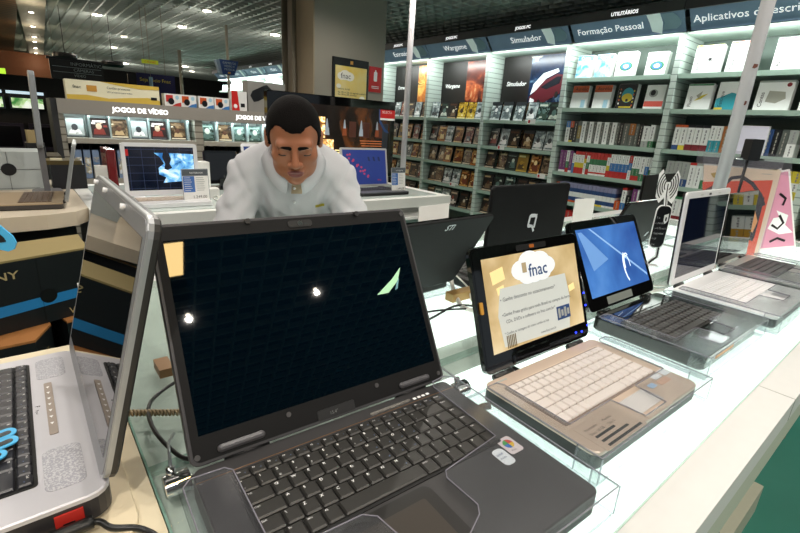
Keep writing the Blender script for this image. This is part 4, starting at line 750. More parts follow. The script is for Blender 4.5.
k.prism([(-.001, .0), (.012, .0), (.012, .009), (.009, .009), (.008, .03), (.031, .036), (.031, .048), (.004, .044), (-.004, .038), (-.004, .004)], 0, .001, LS) if False else None
for q in ([(0, .018), (.007, .018), (.012, .046), (.005, .046)], [(.005, .046), (.012, .040), (.038, .040), (.041, .048), (.012, .050)], [(.029, .010), (.036, .010), (.041, .042), (.034, .042)], [(.0, .018), (.005, .012), (.022, .012), (.023, .019), (.004, .022)], [(.018, .019), (.024, .019), (.036, .002), (.030, -.002)]): k.prism(q, 0, .0008, LS)
k.build('lid_logo', lo)
keyboard(t, .03, -.03, .285, .11, .0285, K_DK, INKW, INKB, K_BED, False, side=False, asone=True)
t, lo, LM, dr = laptop('dark grey laptop seen from behind, just above the blue-screen laptop', (1.915, .770, .936), math.radians(180), .36, .26, .026, .200, math.radians(21), BLACK, BLACK, GLOSSB, GLOSSB, OFF, lidth=.012, lidback=mat('dark_grey_lid', '0b0c0b', .6, spec=.2), cr=.012)
k = MB(frame(LM @ Vector((.05, .035, -.0122)), LM.to_3x3() @ Vector((-1, 0, 0)), LM.to_3x3() @ Vector((0, 1, 0))))
k.prism([(0, 0), (.004, 0), (.012, .018), (.008, .018)], 0, .0008, LS); k.prism([(.009, 0), (.013, 0), (.021, .018), (.017, .018)], 0, .0008, LS); k.build('lid_logo', lo)
keyboard(t, .03, -.03, .285, .11, .0265, K_DK, INKW, INKB, K_BED, False, side=False, asone=True)
t, lo, LM, dr = laptop('tall black laptop lid standing upright behind the wireless sign', (2.285, .83, .936), math.radians(180+4), .41, .25, .026, .258, math.radians(0), BLACK, BLACK, BLACK, BLACK, OFF, lidth=.010, lidback=mat('brown_black_lid', '070504', .7, spec=.15), cr=.006)
# laptops on the counter behind
t, lo, LM, dr = laptop('white laptop on the back counter with a dark grid and a painted blue reflection on screen', (.358, 2.43, .934), math.radians(-1), .33, .20, .022, .245, math.radians(3), WHL, WHL, WHL, WHL, mat('grid_navy', '0c1426', .1, emit=.25), (.018, .018, .026, .018), .012, cr=.014)
k = MB(LM); GLN = mat('grid_line', '24304c', .4, emit=.4)
for j in range(6): k.box(.018+.0+.055*j+.01, .026, .0009, .020+.055*j+.01, .227, .0011, GLN)
for j in range(6): k.box(.018, .034+.036*j, .0009, .312, .036+.036*j, .0011, GLN)
k.prism([(.165, .06), (.31, .07), (.31, .195), (.20, .20), (.135, .20), (.16, .18), (.175, .15), (.15, .13), (.15, .10), (.18, .085)], .0012, .0014, cover_mat('blue_reflection', [(.4, '1c5c9c'), (.52, '68acdc'), (.66, 'd8ecf6')], 16, emit=.8, byobj=False))  # bluish reflection on the screen, drawn as a glowing shape
k.prism([(.175, .20), (.20, .20), (.208, .17), (.20, .15), (.21, .13), (.19, .12), (.175, .125), (.18, .15), (.17, .18)], .0014, .0016, MATS['grid_navy']); k.slab(.018, .185, .03, .215, .0011, .0016, MATS['sign_red'], .002); k.build('picture', lo)
keyboard(t, .03, -.03, .27, .09, .0225, mat('key_cream', 'b8a898', .4), INKW, INKB, mat('cream_bed', '9c9084', .4), False, side=False, asone=True)
t, lo, LM, dr = laptop('open laptop with navy screen and red figures beside the television', (1.552, 2.45, .934), math.radians(-1), .36, .22, .022, .245, math.radians(10), mat('slate_deck', '4a4c50', .4), BLACK, mat('silver_frame', 'b8b6b4', .35, .3), MATS['silver_frame'] if 'silver_frame' in MATS else GREY, mat('navy_screen', '1c2c68', .3, emit=.7), (.014, .014, .014, .012), .012, cr=.01)
k = MB(LM); DR = mat('screen_red', '9c3458', .4, emit=.5)
for j in range(16): x = .05+.010*j+.01*math.sin(j*2.3); y = .20-.009*j+.012*math.sin(j*1.7); k.prism([(x+.008*math.cos(q), y+.007*math.sin(q)) for q in np.linspace(0, 6.28, 9)[:-1]], .0011, .0013, DR)
for j in range(3): k.prism([(.20+.04*j, .19), (.215+.04*j, .19), (.222+.04*j, .16), (.205+.04*j, .165)], .0011, .0013, mat('screen_navy_dark', '14204c', .4, emit=.3))
k.text('Win', .018, REDP, .27, .035, .0012, shear=.3); k.build('picture', lo)
keyboard(t, .03, -.03, .30, .10, .0225, K_DK, INKW, INKB, K_BED, False, side=False, asone=True)
t, lo, LM, dr = laptop('silver laptop seen side-on, open on the beige table at far left', (.145, 2.70, .931), math.radians(-95.2), .34, .24, .026, .245, math.radians(13), mat('tan_deck', 'a89478', .4), mat('laptop_side_dark', '3c3836', .4), SR6, SR6, OFF, lidth=.014, lidback=SR6, cr=.01)
keyboard(t, .03, -.04, .28, .11, .0265, mat('key_brown', '5c4c40', .4), INKW, INKB, mat('tan_bed', '8c7860', .4), False, side=False, asone=True)
t, lo, LM, dr = laptop('white laptop mostly hidden by the man on his left', (1.02, 2.70, .934), 0, .33, .15, .022, .24, math.radians(8), WHL, WHL, WHL, WHL, mat('screen_blue_hidden', '24386c', .2, emit=.5), cr=.014)
# black monitor left of the man
t = thing('monitor', 'black glossy monitor on the counter just left of the man', 'monitor', (.90, 2.75, .934))
k = MB(frame((-.085, 0, .03), (1, 0, 0), (0, .12, 1))); k.slab(0, 0, .19, .19, -.02, 0, GLOSSB, .01, .003); k.build('housing', t)
k = MB(frame((-.085, 0, .03), (1, 0, 0), (0, .12, 1))); k.box(.012, .02, 0, .178, .175, .001, mat('monitor_glass', '0a0806', .03, spec=1)); k.build('screen', t); k = MB(); k.slab(-.07, -.05, .09, .06, 0, .012, GLOSSB, .03, .004); k.box(-.01, -.01, .01, .03, .01, .06, GLOSSB); k.build('stand', t)
k = MB(); k.slab(.31, 2.52, .35, 2.70, .934, 1.166, mat('dark_red_shell', '6c1418', .25, coat=.5), .01, .003); tag(k.build('red_device'), 'dark red upright case behind the white laptop at its left edge', 'case')
k = MB(); k.box(.262, 2.54, .934, .318, 2.58, 1.09, WHITE); tag(k.build('white_block'), 'plain white upright block beside the dark red case', 'block')
k = MB(); k.box(.70, 2.62, .934, .80, 2.70, 1.10, WHITE); tag(k.build('white_box'), 'plain white box right behind the price card of the white laptop', 'panel')
def price_card(x, y, z, w, h, rz, label, blue=True, price='1.249,00'):
    t = thing('price_card', label, 'price card', (x, y, z), rz)
    LMc = frame((0, 0, 0), (1, 0, 0), (0, .10, 1)); k = MB(LMc); k.slab(0, 0, w, h, -.002, 0, clear('card_holder', (.9, .93, .95), .15, .3, 'e4e8ec'), .003); k.build('holder', t)
    k = MB(LMc); k.box(.003, .003, 0, w-.003, h-.003, .0006, PAPER); k.box(.003, h*.80, .0006, w-.003, h-.003, .001, mat('card_header', '50565c', .5)); k.text('NOTEBOOK', .011, INKW, w*.3, h*.86, .0012)
    if blue: k.box(.005, h*.34, .0006, w*.46, h*.79, .001, mat('card_blue', '3c6cb4', .5))
    for j in range(7): k.box(w*.52, h*(.74-.06*j), .0006, w*(.8+.02*(j % 3)), h*(.755-.06*j), .001, GRY); k.box(.01, h*(.74-.06*j), .001, w*(.3+.03*(j % 3)), h*(.752-.06*j), .0013, PAPER)
    k.text(price, .019, DKTXT, w*.35, h*.16, .001); k.build('card', t); k = MB(); k.box(0, -.002, 0, w, .03, .004, MATS['card_holder']); k.build('foot', t); return t
price_card(.575, 2.30, .934, .122, .165, 0, 'price card with blue column in front of the white laptop on the back counter', price='1.249,00')
price_card(1.80, 2.27, .934, .115, .165, 0, 'price card with blue column at the right end of the back counter', price='1.499,00')
k = MB()
for j in range(5): k.tube([(.74+.05*j+.02*math.sin(q*3+j), 2.36+.03*math.cos(q*2+j*2)+.02*j, .945+.008*math.sin(q*5)) for q in np.linspace(0, 3, 14)], .004, mat('cable_white', 'd4d4cc', .5), 6)
tag(k.build('cable_bundle'), 'loose pale cables piled on the back counter beside the price card', 'cables')
k = MB(); k.slab(.71, 2.44, .79, 2.50, .934, .985, mat('adapter_white', 'd8d8d4', .5), .012, .006); tag(k.build('power_adapter'), 'white power adapter beside the loose cables on the back counter', 'adapter')
# left background clutter on the beige table
t = thing('monitor', 'grey monitor seen edge-on standing tall at far left', 'monitor', (.085, 2.85, .93))
k = MB(frame((0, 0, .22), (0, 1, 0), (.03, 0, 1))); k.slab(-.08, 0, .06, .34, -.012, .010, mat('monitor_grey', '8c9094', .4), .02, .004); k.build('housing', t)
k = MB(); k.slab(-.06, -.08, .06, .08, 0, .012, GREY, .03, .004); k.box(-.012, -.02, .01, .012, .02, .30, GREY); k.build('stand', t)
t = thing('white_box', 'white box with black disc and crossing lines on the beige table', 'box', (-.42, 2.98, .93))
k = MB(); k.box(0, 0, 0, .50, .25, .185, mat('box_cool_white', 'b4bcbc', .5)); k.build('carton', t)
k = MB(frame((0, -.001, 0), (1, 0, 0), (0, 0, 1))); k.prism([(.37+.03*math.cos(q), .10+.03*math.sin(q)) for q in np.linspace(0, 6.28, 21)[:-1]], .001, .002, BLKP); k.box(.369, 0, 0, .3705, .185, .001, DKTXT); k.box(.2, .099, 0, .50, .1005, .001, DKTXT); k.box(.2, .006, 0, .48, .0075, .001, DKTXT); k.build('print', t)
k = MB(); k.box(.115, 2.95, .93, .262, 3.10, 1.055, mat('dark_box', '14171c', .5)); tag(k.build('dark_box'), 'black box beside the white box with a disc', 'box')
k = MB(); k.box(.10, 2.95, 1.055, .25, 3.1, 1.075, mat('olive_cap', '4c4018', .5)); k.box(.12, 2.97, 1.075, .17, 3.0, 1.085, MATS['banner_cream']); tag(k.build('flat_box'), 'flat olive box lying on the black box at far left', 'box')
k = MB(); k.box(.13, 3.5, 0, .20, 3.8, 1.05, mat('olive_stand', '3c321c', .6)); tag(k.build('display_stand'), 'dim olive display stand left of the gondola side', 'stand')
k = MB(); k.slab(.045, 3.45, .115, 3.5, 1.13, 1.20, mat('parcel_beige', 'a89468', .6), .01); k.slab(.035, 3.42, .125, 3.55, .0, 1.13, mat('plinth_black', '0c0c0e', .6), .01); tag(k.build('parcel_plinth'), 'small beige parcel on a dark plinth left of the gondola', 'parcel')

# ------------------------------------------------------------------ the display island
ISW = mat('island_white', 'cdcdcb', .45); ISB = mat('island_grey_body', '8e9088', .5); GLASS = clear('milky_green_glass', (.965, .985, .975), .2, .14, 'dcece4', .04); GEDGE = mat('glass_green_edge', '7fa294', .15)
t = thing('display_island', 'long white display island with lit glass top carrying the row of laptops', 'counter', (0, 0, 0))
k = MB(); k.box(.0675, .092, .886, 2.899, 1.315, .912, mat('island_green_white', 'c6cec8', .45)); k.box(.0665, .087, .885, 2.9, .141, .93, ISW); k.box(.0665, .0872, .83, 2.9, .10, .885, mat('fascia_grey_green', 'b4b8a8', .5)); k.box(.0665, 1.25, .885, 2.9, 1.32, .93, ISW); k.box(2.85, .141, .885, 2.9, 1.25, .93, ISW)
k.box(1.005, .0865, .886, 1.0065, .1415, .9303, ISB); k.box(1.95, .0865, .886, 1.9515, .1415, .9303, ISB); k.build('worktop', t)
LITP = mat('lit_diffuser', 'f4fffa', .5, emit=1.7)
for j in range(4):
    for (y0_, y1_, w_) in ((.150, .50, .595), (.60, 1.20, .54)):
        k = MB(); x0_ = .42+.60*j; k.box(x0_, y0_, .912, x0_+w_, y1_, .915, LITP); k.build('light_panel', t)
k = MB(); k.box(.068, .142, .922, 2.849, 1.249, .93, GLASS); k.build('glass_top', t)
k = MB(); k.box(.0665, .1415, .912, .069, 1.2495, .931, GEDGE); k.box(.069, .1412, .9155, 2.849, .1425, .9303, mat('glass_front_edge', 'b4cfc4', .2)); k.box(.069, .60-.06, .9125, 2.849, .60-.045, .918, GEDGE); k.build('glass_edge', t)
for x in (.3, 1.2, 2.6):
    k = MB(); k.box(x, .42, .12, x+.05, .95, .885, ISB); k.build('leg_panel', t)
k = MB(); k.box(.1, .175, 0, 2.03, 1.0, .12, mat('plinth_cream', 'b9b8a4', .5)); k.build('plinth', t)
BEI = mat('beige_counter', 'd9cdb0', .4, noise=.05, scale=5)
t = thing('display_table', 'beige side counter left of the island carrying the silver laptop', 'counter', (0, 0, 0))
k = MB(); k.box(-.9, -.4, .89, .0655, .955, .93, BEI); k.build('worktop', t)
k = MB(); k.slab(-.33, .435, .045, .90, .9302, .9355, mat('beige_mat', 'd4c6a8', .4), .03, .001); k.build('display_mat', t)
k = MB(); k.box(-.8, -.3, 0, .0, .85, .89, ISB); k.build('body', t)
# dark bags hanging or standing under the island
t = thing('backpack', 'black bag with red piping standing under the island at the bottom edge', 'bag', (1.37, .30, .12)); k = MB(); BAG = mat('bag_black', '17171a', .6)
k.slab(-.13, -.12, .13, .06, 0, .19, BAG, .06, .05, .02); k.build('body', t); k = MB(); k.tube([(-.10+.20*q, -.118, .06+.08*math.sin(q*3.14)) for q in np.linspace(0, 1, 12)], .006, mat('bag_red', '8c1c24', .5), 8); k.build('piping', t)
t = thing('backpack', 'black bag with tan strap hanging under the island near the right edge', 'bag', (1.80, .20, .42)); k = MB(); k.slab(-.07, -.04, .07, .06, 0, .41, BAG, .03, .02, .02); k.build('body', t); k = MB(); k.tube([(-.03, -.045, .05), (0, -.047, .15), (.05, -.045, .40)], .010, mat('bag_tan', '8c7c64', .6), 8); k.build('strap', t)

# acrylic trays over the laptops
def plate(k, pts, z0, z1, top, edge):
    n = len(pts); k.add([(x, y, z0) for x, y in pts]+[(x, y, z1) for x, y in pts], [tuple(range(n))[::-1], tuple(range(n, 2*n))], top)
    k.add([(x, y, z0) for x, y in pts]+[(x, y, z1) for x, y in pts], [(i, (i+1) % n, n+(i+1) % n, n+i) for i in range(n)], edge)
EDL = mat('acrylic_bright_edge', '7c7a84', .15)
def guard(label, loc, rz, W, D, zt, cut, pts=None):
    t = thing('acrylic_guard', label, 'acrylic guard', loc, rz)
    k = MB(); plate(k, [(-.012, -D-.01), (W+.02, -D-.01), (W+.02, .02), (-.012, .02)], .0005, .0075, ACR, ACRE); k.build('base_plate', t)
    a, b_, c = cut   # keyboard opening: left strip width, opening depth, right strip width
    pts = pts or [(-.014, -D-.012), (W+.02, -D-.012), (W+.02, -.03), (W+.012, -.02), (W-c+.008, -.02), (W-c, -.03), (W-c, -b_), (W*.62, -b_), (W*.60, -b_-.05), (W*.40, -b_-.05), (W*.38, -b_), (a, -b_), (a, -.03), (a-.006, -.02), (-.014, -.02)]
    k = MB(); plate(k, pts, zt, zt+.0025, clear('smoky_acrylic', (.94, .95, .955), .25, .03, 'c0c0c8', .15), ACRE); k.tube([p+(zt+.0025,) for p in pts+pts[:1]], .0008, EDL, 6); k.build('cover', t)
    for x in (-.014, W+.017):
        k = MB(); k.box(x, -D-.012, .0075, x+.003, -D+.022, zt, ACR); k.box(x-.0002, -D-.0125, .0075, x+.0032, -D-.0115, zt, ACRE); k.box(x-.0002, -D+.022, .0075, x+.0032, -D+.023, zt, ACRE); k.build('side_wall', t)
    return t
guard('clear acrylic guard over the foreground charcoal laptop', (.098, .453, .930), math.radians(-2.9), .372, .268, .0470, (.036, .155, .036), [(-.014, -.28), (.387, -.28), (.384, -.01), (.372, .0), (.345, -.004), (.337, -.016), (.332, -.145), (.236, -.157), (.230, -.166), (.232, -.212), (.224, -.222), (.165, -.25), (.148, -.236), (.136, -.168), (.124, -.158), (.044, -.155), (.037, -.148), (.037, -.030), (.030, -.022), (-.005, -.020), (-.014, -.03)])
guard('clear acrylic guard over the bronze laptop', (.520, .396, .930), math.radians(-1.6), .318, .196, .045, (.014, .145, .02))
guard('clear acrylic guard over the black laptop with the blue screen', (.950, .446, .930), math.radians(-1), .320, .228, .046, (.02, .165, .02))
guard('clear acrylic guard over the white laptop', (1.343, .430, .930), 0, .350, .235, .046, (.02, .165, .03))
guard('clear acrylic guard over the silver laptop at right', (1.745, .440, .930), 0, .325, .24, .046, (.02, .15, .03))
for (x0, yb, x1, y1, z, lb) in ((.51, .96, .88, .80, .930, 'graphite STi laptop'), (.91, .96, 1.30, .745, .930, 'black laptop with the silver mark'), (1.585, 1.04, 1.97, .765, .930, 'dark grey laptop seen from behind'), (1.95, 1.06, 2.32, .79, .930, 'tall upright black laptop')):
    k = MB(); plate(k, [(x0, y1-.01), (x1, y1-.01), (x1, yb+.08), (x0, yb+.08)], .9302, .9358, ACR, ACRE); tag(k.build('acrylic_stand'), 'low clear acrylic stand under the '+lb, 'stand')
# chrome locks with their cables
def lock(x, y, z, lb):
    t = thing('security_lock', lb, 'security lock', (x, y, z))
    k = MB(); k.tube([(-.013, 0, 0), (-.0129, 0, 0), (.013, 0, 0), (.0131, 0, 0)], .0125, CHROME, 20); k.tube([(.013, 0, 0), (.018, 0, 0)], .004, CHROME, 10); k.build('barrel', t)
    k = MB(); k.tube([(-.005, .002, .008), (-.004, .006, .02)], .005, CHROME, 10); k.tube([(-.004, .006, .018), (.006, .06, .012), (.02, .10, -.006)], .0018, mat('steel_cable', '9aa0a4', .3, .8), 8); k.build('cable', t)
lock(.086, .468, .951, 'chrome security lock at the left rear corner of the foreground laptop')
lock(.500, .425, .950, 'chrome security lock at the left rear corner of the bronze laptop')
def cable(pts, r, m, label, name='cable', sub=6):
    P = [Vector(p) for p in pts]; out = []
    for i in range(len(P)-1):
        p0, p1, p2, p3 = P[max(i-1, 0)], P[i], P[i+1], P[min(i+2, len(P)-1)]
        for j in range(sub):
            u_ = j/sub; out.append(.5*((2*p1)+(p2-p0)*u_+(2*p0-5*p1+4*p2-p3)*u_*u_+(3*p1-p0-3*p2+p3)*u_**3))
    out.append(P[-1]); k = MB(); k.tube(out, r, m, 8); return tag(k.build(name), label, 'cable')
CB = mat('cable_black', '141414', .4); CW = mat('cable_white', 'd4d4cc', .5)
cable([(.155, .72, .936), (.10, .67, .94), (.088, .60, .942), (.10, .53, .942), (.115, .50, .945)], .0028, CB, 'thin black cable curving behind the foreground laptop at its left rear corner')
cable([(.49, .56, .934), (.55, .63, .934), (.60, .66, .936), (.70, .69, .935), (.78, .70, .94), (.84, .66, .936), (.9, .6, .934)], .0028, CB, 'black cable looping between the foreground laptop and the bronze laptop')
cable([(.555, .72, .934), (.66, .72, .936), (.76, .69, .938), (.9, .62, .934)], .0025, CB, 'thin black cable crossing behind the bronze laptop')
cable([(.885, .83, .975), (.86, .80, .95), (.82, .74, .936), (.79, .68, .936), (.84, .62, .936), (.95, .60, .935)], .006, CW, 'thick white cable hanging below the corner of the STi laptop')
cable([(.89, .83, .97), (.88, .76, .95), (.84, .70, .935), (.86, .62, .935)], .0022, CW, 'thin white wire beside the thick white cable')
cable([(.60, .436, .950), (.63, .43, .949), (.64, .41, .945)], .004, CB, 'short black power plug lead hidden behind the bronze laptop')
cable([(.455, .36, .942), (.49, .375, .945), (.508, .368, .948)], .0055, CB, 'black power plug pushed into the left side of the bronze laptop')
cable([(1.28, .60, .936), (1.33, .56, .945), (1.31, .50, .94), (1.40, .47, .94)], .005, CW, 'white cable behind the white laptop')
cable([(1.35, .72, .94), (1.31, .66, .937), (1.28, .58, .937), (1.36, .53, .94), (1.46, .49, .936)], .003, CW, 'thin white looped wire between the blue-screen laptop and the white laptop')
k = MB()
pts = [(.045+.10*q, .672-.065*q+.0035*math.cos(q*150), .940+.0035*math.sin(q*150)) for q in np.linspace(0, 1, 240)]; k.tube(pts, .0020, mat('coil_tan', 'a08c6c', .45), 6); tag(k.build('spiral_cable'), 'tan coiled cord running under the foreground laptop lid', 'cable')
cable([(-.10, .455, .948), (-.02, .463, .948), (.008, .468, .944), (.02, .455, .94), (.045, .44, .935), (.06, .40, .934), (.055, .33, .934)], .0032, CB, 'black cable running from the plug in the silver laptop at bottom left')
cable([(-.045, .4635, .949), (.006, .4665, .947)], .0065, CB, 'black ribbed plug end beside the red port of the silver laptop', 'power_plug')
cable([(.0, .42, .934), (.03, .43, .934), (.05, .40, .934), (.045, .33, .934)], .003, CW, 'cream cable beside the black one at the bottom left')
k = MB(); k.box(.128, .745, .93, .150, .79, .945, mat('wood_block', '8c6840', .5)); tag(k.build('wood_block'), 'small brown block on the glass behind the foreground laptop', 'block')
k = MB(); k.slab(.80, .735, .90, .765, .93, .952, mat('cardboard', 'a4844c', .6), .003, .002); tag(k.build('connector_box'), 'tan connector box amid the white cables', 'connector')
k = MB(); k.slab(1.50, .62, 1.54, .66, .93, .945, mat('cardboard', 'a4844c', .6), .003, .002); tag(k.build('connector_box'), 'small tan block on the glass near the wireless sign', 'connector')
# papers and cards
k = MB(frame((1.243, .70, .936), (1, 0, 0), (0, .05, 1))); k.prism([(0, 0), (.115, 0), (.130, .236), (.015, .24)], 0, .0015, PAPER); tag(k.build('paper_card'), 'blank white card leaning behind the black laptop with the silver mark', 'card')
k = MB(frame((.925, 1.02, .93), (1, 0, 0), (0, .05, 1))); k.prism([(0, 0), (.128, 0), (.13, .192), (0, .188)], 0, .002, PAPER); tag(k.build('paper_card'), 'white card standing behind the STi laptop', 'card')
k = MB(); k.tube([(.80+.11*q, 1.10+.03*math.sin(q*3.1), .93+.15*math.sin(q*3.1)) for q in np.linspace(0, 1, 14)], .012, GLOSSB, 8); tag(k.build('headphones'), 'black arched headband standing behind the STi laptop', 'headphones')
# thick pale post rising from the island
PST = mat('post_white', 'c4c2c6', .35, noise=.05, scale=6)
t = thing('round_post', 'thick pale round post rising to the ceiling at right', 'post', (2.02, .575, 0)); k = MB(); k.tube([(0, 0, .931), (0, 0, 2.5)], .0215, PST, 20); k.build('tube', t)
k = MB()
for z_, s_ in ((1.62, .012), (1.50, .006), (1.87, .006)): k.add([(-.0222*.72+s_*.5*a, -.0222*.72-s_*.5*a+.0, z_+b_) for a, b_ in ((-1, -.006), (0, -.008), (.9, -.003), (1, .006), (-.6, .007))], [(0, 1, 2, 3, 4)], mat('tape_mark', '6c3c30', .7))
k.build('scuff_mark', t)
k = MB(); k.tube([(2.03, 2.45, .931), (2.03, 2.45, 2.5)], .019, PST, 18); tag(k.build('round_post'), 'thinner pale round post at the end of the back counter', 'post')
# wireless sign
e = Vector((.765, -.644, 0)); WM = frame((1.655, .622, .9385), e, (-.02, -.02, 1)) @ Matrix.Diagonal((.78, 1, 1, 1))
t = thing('wireless_sign', 'black and white wireless antenna cut-out sign between the laptops', 'sign', (0, 0, 0)); k = MB(WM)
k.slab(-.020, .062, .047, .212, -.003, 0, INKW, .022); k.build('panel', t)
k = MB(WM); k.slab(-.0165, .0655, .0435, .2085, .0, .001, BLKP, .020); k.prism([(.018, .178), (.036, .184), (.038, .160), (.028, .148), (.020, .158)], .001, .002, INKW); k.slab(.025, .158, .031, .172, .002, .0025, BLKP, .003)
for j, s_ in enumerate(('Sua', 'conexão', 'sem fio está', 'disponível', 'aqui')): k.text(s_, .011, INKW, -.012, .165-.018*j, .001, bold=.01)
k.text('fnac', .010, INKW, -.010, .072, .001); k.build('panel_print', t)
def stroke(k, pts, wd, z0, z1, m):
    n = len(pts); L = []; R_ = []
    for i, p in enumerate(pts):
        a = Vector(pts[max(i-1, 0)]+(0,)); b_ = Vector(pts[min(i+1, n-1)]+(0,)); d = (b_-a).normalized(); L.append((p[0]-d.y*wd/2, p[1]+d.x*wd/2)); R_.append((p[0]+d.y*wd/2, p[1]-d.x*wd/2))
    for i in range(n-1): k.prism([R_[i], R_[i+1], L[i+1], L[i]], z0, z1, m)
k = MB(WM); cx, cy = .002, .268
k.prism([(cx-.045, cy+.045), (cx-.032, cy+.06), (cx-.002, cy+.01), (cx-.002, cy-.03), (cx-.02, cy-.05), (cx-.038, cy-.03)], -.003, -.0005, INKW)
k.prism([(cx+.03, cy+.06), (cx+.045, cy+.04), (cx+.048, cy-.02), (cx+.036, cy-.05), (cx+.018, cy-.04), (cx+.004, cy+.01)], -.003, -.0005, INKW)
for sgn in (-1, 1):
    for r in (.016, .026, .036, .046): stroke(k, [(cx+sgn*r*math.cos(q)*.9, cy+.01+r*1.1*math.sin(q)) for q in np.linspace(-1.0, .9, 9)], .0035, 0, .001, BLKP)
stroke(k, [(cx, cy+.02), (cx+.003, cy-.02), (cx+.012, cy-.058)], .012, -.003, .0005, INKW); stroke(k, [(cx, cy+.015), (cx+.003, cy-.02), (cx+.012, cy-.058)], .004, .0005, .001, BLKP); k.build('antenna', t)
k = MB(WM); stroke(k, [(.028, .065), (.030, .03), (.012, .018), (-.002, .004)], .016, -.003, .0, INKW); stroke(k, [(.028, .065), (.030, .03), (.012, .018), (.0, .006)], .007, 0, .001, BLKP); k.box(-.02, -.002, -.012, .04, .001, .012, INKW); k.build('foot', t)
# hanging magazine sheets
t = thing('poster_rack', 'clear sleeves with orange and pink comic posters hanging from a black clip', 'poster rack', (2.277, .525, .93))
OR = Vector((0, 0, .199))
def sheet(pts, off, m, th=.003, nm='sheet', par=None):
    M_ = frame(OR+Vector((.644, .765, 0))*off, e, (0, 0, 1)); k = MB(M_); k.prism(pts, -th, 0, m); return k.build(nm, par or t), M_
def pp(*a): return [((x-750+.289*(y-205))/246, -((y-205)-.07*(x-750))/246) for x, y in a]
CRM = mat('comic_border', 'e2cdb4', .4); 
s1, M1 = sheet(pp((701, 262), (756, 260), (780, 172), (706, 166)), 0, CRM)
pq = lambda *a: pp(*[(x, y-9*(262-y)/70 if y < 262 else y) for x, y in a]); k = MB(M1); k.prism(pp((701, 260), (753, 258), (772, 181), (704, 182)), .0, .001, mat('comic_orange', 'd8481c', .35))
DKC = mat('comic_black', '1c1416', .3); FL = mat('comic_flesh', 'd89858', .4)
k.prism(pq((730, 240), (742, 262), (754, 240), (764, 205), (752, 200), (738, 212)), .001, .0015, DKC); k.prism(pq((744, 232), (752, 236), (757, 226), (754, 214), (745, 218)), .0015, .002, FL)
k.prism(pp((744, 252), (750, 252), (755, 243), (748, 240)), .0015, .002, MATS['comic_orange'])
stroke(k, pq((722, 196), (732, 188), (742, 187), (752, 193), (760, 203), (763, 212)), .014, .0015, .002, DKC); stroke(k, pq((708, 200), (716, 196), (724, 200)), .03, .0012, .0016, mat('comic_brown', '5c2c20', .4))
k.prism(pp((712, 174), (722, 172), (730, 175), (724, 179), (714, 178)), .001, .002, mat('comic_mustard', 'a88c3c', .4)); k.box(.01, .125, .001, .05, .127, .0015, GRY); k.build('artwork', s1)
for j in range(6): sheet(pp((756+1.6*j, 260), (757.5+1.6*j, 260), (781+1.5*j, 171), (779+1.5*j, 171)), .012+.006*j, [CRM, mat('sheet_teal', '6c9c8c', .5), PAPER, LAV, PAPER, CRM][j], nm='sheet_edge')
PK = mat('comic_pink', 'd893ac', .4); s2, M2 = sheet(pp((735, 258), (808, 252), (800, 172), (742, 180)), .06, PAPER); k = MB(M2)
k.prism(pp((737, 256), (806, 250), (798, 174), (744, 182)), 0, .001, PK); k.prism(pp((778, 232), (784, 221), (790, 220), (787, 213), (799, 218), (796, 228), (804, 236), (790, 238)), .001, .0015, INKW)
for a in (((790, 196), (796, 201), (793, 208)), ((780, 246), (788, 242), (796, 245)), ((782, 228), (788, 232), (794, 226), (790, 218))): stroke(k, pp(*a), .010, .0015, .002, DKC)
for a in (((740, 235), (745, 229), (751, 233)), ((741, 222), (748, 226))): stroke(k, pp(*a), .016, .0015, .002, INKW)
k.build('artwork', s2)
SLV_ = clear('plastic_sleeve', (.97, .96, .97), .25, .03, 'e8dce4', .08)
k = MB(frame(OR-Vector((.644, .765, 0))*.004, e, (0, 0, 1))); k.prism(pp((699, 262), (758, 262), (782, 162), (705, 155)), 0, .001, SLV_); k.build('sleeve', t)
k = MB(frame(OR+Vector((.644, .765, 0))*.03, e, (0, 0, 1))); k.prism(pp((703, 165), (796, 178), (796, 160), (760, 154), (704, 152)), 0, .001, SLV_); k.build('sleeve_flap', t)
k = MB(frame(OR, e, (0, 0, 1))); k.slab(-.085, .175, -.04, .255, -.01, .035, BLACK, .004); k.tube([(-.11, .18, .004), (-.0, .18, .004)], .004, CHROME); k.build('clip', t)
k = MB(); k.tube([(-.048, .04, 0), (-.048, .04, .44)], .006, BLACK); k.build('stand', t)

# ------------------------------------------------------------------ cardboard boxes at left
BXB = mat('carton_black', '0b1216', .5); BXT = mat('carton_tan', '9a8a5c', .6); BXO = mat('carton_brown', 'a8703c', .6); BXS = mat('carton_stripe_blue', '2484c4', .5); PTN = mat('carton_print', 'b8a878', .6)
t = thing('product_carton', 'long black carton with tan top, blue stripe and SONY lettering', 'carton', (.148, 1.99, .60), math.radians(19))
k = MB(); k.prism([(-.62, 0), (0, 0), (.068, .22), (-.6, .26)], 0, .243, BXB); k.prism([(-.62, -.001), (0, -.001), (.068, .22), (-.6, .26)], .243, .25, BXT); k.build('carton', t)
k = MB(frame((-.62, -.0015, 0), (1, 0, 0), (0, 0, 1))); k.prism([(0, .05), (.62, .07), (.62, .105), (0, .088)], 0, .001, BXS); k.text('SONY', .038, PTN, .27, .185, .001, sx=1.3, bold=.01); k.text('VAIO', .035, PTN, .53, .012, .001)
k.prism([(.475+.026*math.cos(q), .10+.026*math.sin(q)) for q in np.linspace(0, 6.28, 21)[:-1]], .001, .002, mat('seal_black', '050608', .4)); k.box(.455, 0, .0005, .4565, .243, .001, mat('carton_seam', '030505', .6)); k.build('print', t)
t = thing('product_carton', 'open tan topped carton behind the SONY carton', 'carton', (.15, 2.40, .60), math.radians(8)); k = MB(); k.box(-.62, 0, 0, 0, .35, .243, BXB); k.box(-.62, 0, .243, -.04, .35, .25, BXT); k.build('carton', t)
